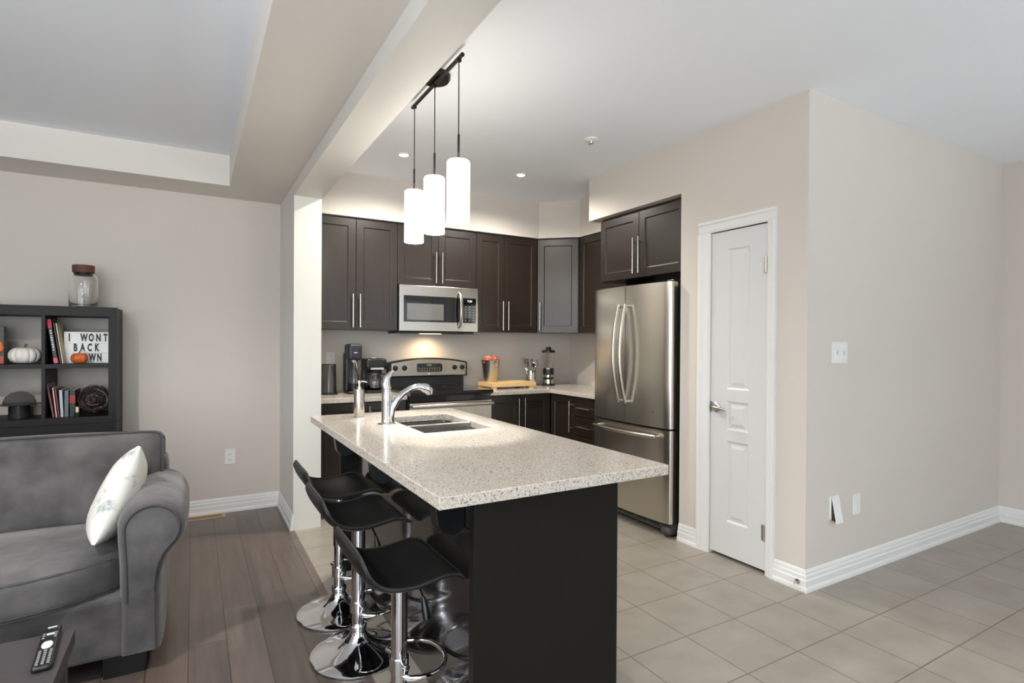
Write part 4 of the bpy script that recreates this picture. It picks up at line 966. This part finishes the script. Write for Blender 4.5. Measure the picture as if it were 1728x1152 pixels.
# smoked glass dome on a dark drum with bent tray
t = thing('smoked_dome', (-.95, 4.60, Z2s), 'smoked glass dome with wide brim over a dark drum on the lower shelf', 'decorative dome')
dc = (-.955, 4.60, Z2s)
MB().lathe([(.055, 0), (.055, .078), (0, .079)], dc, n=40).build('drum', M('drum_dark', S(40, 41, 44), .25), t)
MB().lathe([(.118, .084), (.120, .087), (.082, .090), (.080, .105), (.068, .135), (.042, .158), (.014, .166), (0, .167)], dc, n=48).build('dome', smoke, t)
MB().lathe([(.0, .079), (.105, .081), (.118, .0835), (.105, .0845), (0, .083)], dc, n=48).build('brim', M('brim_dark', S(58, 59, 62), .2), t)
t = thing('metal_stand', (-.855, 4.60, Z2s), 'pale low box with curled wire end beside the smoked dome', 'tray')
MB().box(-1.03, -.852, 4.70, 4.78, Z2s, Z2s+.055).build('box', M('pale_box', S(196, 188, 172), .5), t, bevel=.002)
MB().tube([(-.868, 4.70, Z2s+.07), (-.85, 4.69, Z2s+.075), (-.842, 4.68, Z2s+.06), (-.846, 4.68, Z2s+.035), (-.852, 4.68, Z2s+.02), (-.846, 4.68, Z2s+.008)], .003, 8).build('curled_wire', bronze, t)
# black picture box at far left of the upper shelf
t = thing('picture_box', (-1.06, 4.58, Z1s), 'black box printed with orange lanterns at the left end of the upper shelf', 'box')
MB().box(-1.118, -1.018, 4.55, 4.61, Z1s, Z1s+.235).build('box', M('box_black', S(26, 25, 26), .35), t, bevel=.002)
MB().lathe([(0, 0), (.014, .012), (.017, .035), (.010, .062), (.003, .072)], (-1.035, 4.549, Z1s+.070), n=20).build('printed_lantern', M('lantern_orange', S(214, 126, 60), .5), t)
MB().box(-1.062, -1.020, 4.548, 4.550, Z1s+.008, Z1s+.050).build('printed_band', M('band_rust', S(170, 72, 36), .5), t)
pumpkin('pumpkin', -.845, 4.72, Z1s, .040, .062, 10, M('tan_pumpkin_skin', S(170, 158, 132), .6), 'small tan pumpkin half hidden behind the white one')
tag(MB().box(-1.01, -.87, 4.52, 4.70, 0.395, .66).build('dark_storage_bin', M('bin_dark', S(30, 30, 31), .6), bevel=.006, origin=(-.94, 4.6, .395)), 'dark storage bin in the lower cube behind the sofa', 'box')

# ================================================================ SOFA
t = thing('sofa', (-1.1, 3.1, 0), 'charcoal microfibre sofa with rolled arm and piped cushions', 'sofa')
YS0, YS1 = 2.625, 3.56
MB().box(-2.06, -.13, YS0+.02, YS1-.03, .085, .315).build('frame', sofam, t, bevel=.015, seg=3)
MB().cushion((-1.095, YS1-.10, .42), (.985, .10, .325), .05).build('back_frame', sofam, t)
def arm(sg, cx_):
    # profile in (dx, z); sg=+1: outer side to +x
    prof = [(-.103, .085), (-.103, .30), (-.106, .46), (-.111, .53)]
    c0 = (.0, .578)
    for i in range(17):
        a = PI*.98-PI*1.26*i/16; prof.append((c0[0]+.113*math.cos(a), c0[1]+.113*math.sin(a)))
    prof += [(.052, .465), (.038, .435), (.029, .40), (.025, .34), (.025, .085)]
    def off(d): # inset for the front panel
        out = []
        n = len(prof)
        for i, (x, z) in enumerate(prof):
            x0_, z0_ = prof[i-1]; x1_, z1_ = prof[(i+1) % n]
            tx, tz = x1_-x0_, z1_-z0_; l = math.hypot(tx, tz) or 1; nx_, nz_ = tz/l, -tx/l
            out.append((x+nx_*d, z+nz_*d))
        return out
    n = len(prof); ys = [YS0+.004, YS0+.012, YS0+.04, YS0+.12, YS0+.30, YS1-.25, YS1-.10, YS1-.05]; ds = [.018, .006, -.004, -.012, -.016, -.014, -.006, .006]
    vs = []
    for y, d in zip(ys, ds):
        k_ = off(d)
        for (x, z) in k_: vs.append((cx_+sg*x, y, max(.085, z-max(0, y-3.0)*.09*(z > .2))))
    m = MB(); fs = []
    for i in range(len(ys)-1):
        for j in range(n): fs.append((i*n+j, i*n+(j+1) % n, (i+1)*n+(j+1) % n, (i+1)*n+j))
    m.add(vs, fs, True); m.add(vs[-n:], [tuple(range(n))]); m.add(vs[:n], [tuple(range(n-1, -1, -1))])
    a_ = m.build('arm', sofam, t)
    fp = off(.019)
    MB().tube([(cx_+sg*x, YS0+.004, max(.09, z)) for x, z in fp[1:-1]], .006, 8).build('piping', sofap, a_)
    return a_
arm(1, -.142); arm(-1, -2.05)
def seat_bow(q, p):
    y = q.y
    if p[1] < 0:
        w_ = max(0, 1-abs(p[0])**2.2); y -= .15*w_*(-p[1])
    z = q.z+(0.012*(1-p[0]**2)*(1-p[1]**2) if p[2] > 0 else 0)
    return (q.x, y, z)
for cx_ in (-.672, -1.520):
    sc_ = MB().cushion((cx_, 2.985, .392), (.422, .255, .085), .045, (0, .0, .02), n=14, fn=seat_bow).build('seat_cushion', sofam, t)
    for zz in (.452, .332):
        pts = []
        for i in range(25):
            u = -1+2*i/24; x = cx_+.418*u; ww = max(0, 1-abs(u)**2.2); yb_ = 2.985-.246-.15*ww+.05*max(0, abs(u)-.93)/.07
            pts.append((x, yb_, zz))
        MB().tube([(cx_-.424, 3.15, zz)]+pts+[(cx_+.424, 3.15, zz)], .006, 8).build('piping', sofap, sc_)
Rb = Matrix.Rotation(-.20, 3, 'X')
for cx_, hw_ in ((-.635, .505), (-1.58, .435)):
    bc = MB().cushion((cx_, 3.335, .650), (hw_, .105, .215), .04, (0, .05, .02), n=14, R=Rb).build('back_cushion', sofam, t)
    for yy in (-.075, .075):
        loop = []
        for k in range(40):
            a = 2*PI*k/40; c_, s_ = math.cos(a), math.sin(a); e = .10
            ux_ = (abs(c_)**e)*(1 if c_ > 0 else -1); uz_ = (abs(s_)**e)*(1 if s_ > 0 else -1); pz = uz_*(.2135+.019*(1-ux_*ux_)*(.35)); px_ = ux_*(hw_-.002)
            q = Rb @ Vector((px_, yy*1.17, pz)); loop.append((cx_+q.x, 3.335+q.y, .650+q.z))
        MB().tube(loop, .006, 8, closed=True).build('piping', sofap, bc)
for x in (-.235, -2.0):
    for y in (2.70, 3.48): MB().box(x-.07, x+.07, y-.04, y+.04, 0, .087).build('foot', black, t, bevel=.004)
# throw pillow
a1 = Vector((.36, .30, .90)).normalized(); a2 = Vector((-.08, 1, -.30)); a2 = (a2-a1*a2.dot(a1)).normalized(); a3 = a1.cross(a2)
Rp = Matrix((a3, a2, a1)).transposed()
t = thing('throw_pillow', (-.335, 2.93, .49), 'white throw pillow with grey sketched pattern leaning on the sofa arm', 'pillow')
def pill(q, p):
    a = max(0, 1-abs(p[1])**3.2)*max(0, 1-abs(p[2])**3.2); th = .006+.066*a**.55+.004*math.sin(9*p[1]+4*p[2])*a
    k = 1-.05*(1-p[1]**2)*abs(p[2])-.05*(1-p[2]**2)*abs(p[1])
    return (p[0]*th, p[1]*.200*k, p[2]*.200*k)
MB().cushion((-.283, 2.935, .650), (1, 1, 1), .01, n=18, R=Rp, fn=pill).build('case', pillowm, t)
# coffee table and remote
t = thing('coffee_table', (-.80, 1.72, 0), 'dark grey coffee table in front of the sofa', 'coffee table')
MB().box(-1.22, -.311, 1.30, 2.122, .405, .45).build('tabletop', tablem, t, bevel=.002)
for x in (-1.18, -.351):
    for y in (1.34, 2.082): MB().box(x-.025, x+.025, y-.025, y+.025, 0, .405).build('leg', tablem, t, bevel=.002)
MB().box(-1.15, -.38, 1.36, 2.05, .12, .14).build('lower_shelf', tablem, t)
t = thing('remote_control', (-.357, 2.01, .45), 'long black remote control with pale buttons on the coffee table', 'remote control', rot=(0, 0, .075))
MB().cushion((0, 0, .009), (.0225, .128, .0088), .008).build('case', black, t)
wb = M('button_silver', S(200, 202, 204), .35)
MB().cushion((0, -.005, .0185), (.013, .022, .002), .0018, fn=lambda q, p: (q.x*math.sqrt(max(.1, 1-(q.y/.024)**2)), q.y, q.z)).build('navigation_pad', wb, t)
MB().box(-.010, .012, .108, .114, .0178, .0195).build('power_button', wb, t)
MB().box(-.008, .010, .060, .070, .0178, .0195).build('volume_button', wb, t)
for i in range(3):
    for j in range(7): MB().box(-.015+i*.012, -.0085+i*.012, -.118+j*.0125, -.111+j*.0125, .0176, .0192).build('button', MATS['key_grey'], t)
for i in range(2):
    for j in range(3): MB().box(-.017+i*.027, -.011+i*.027, .040+j*.014, .046+j*.014, .0176, .0192).build('button', MATS['key_grey'], t)
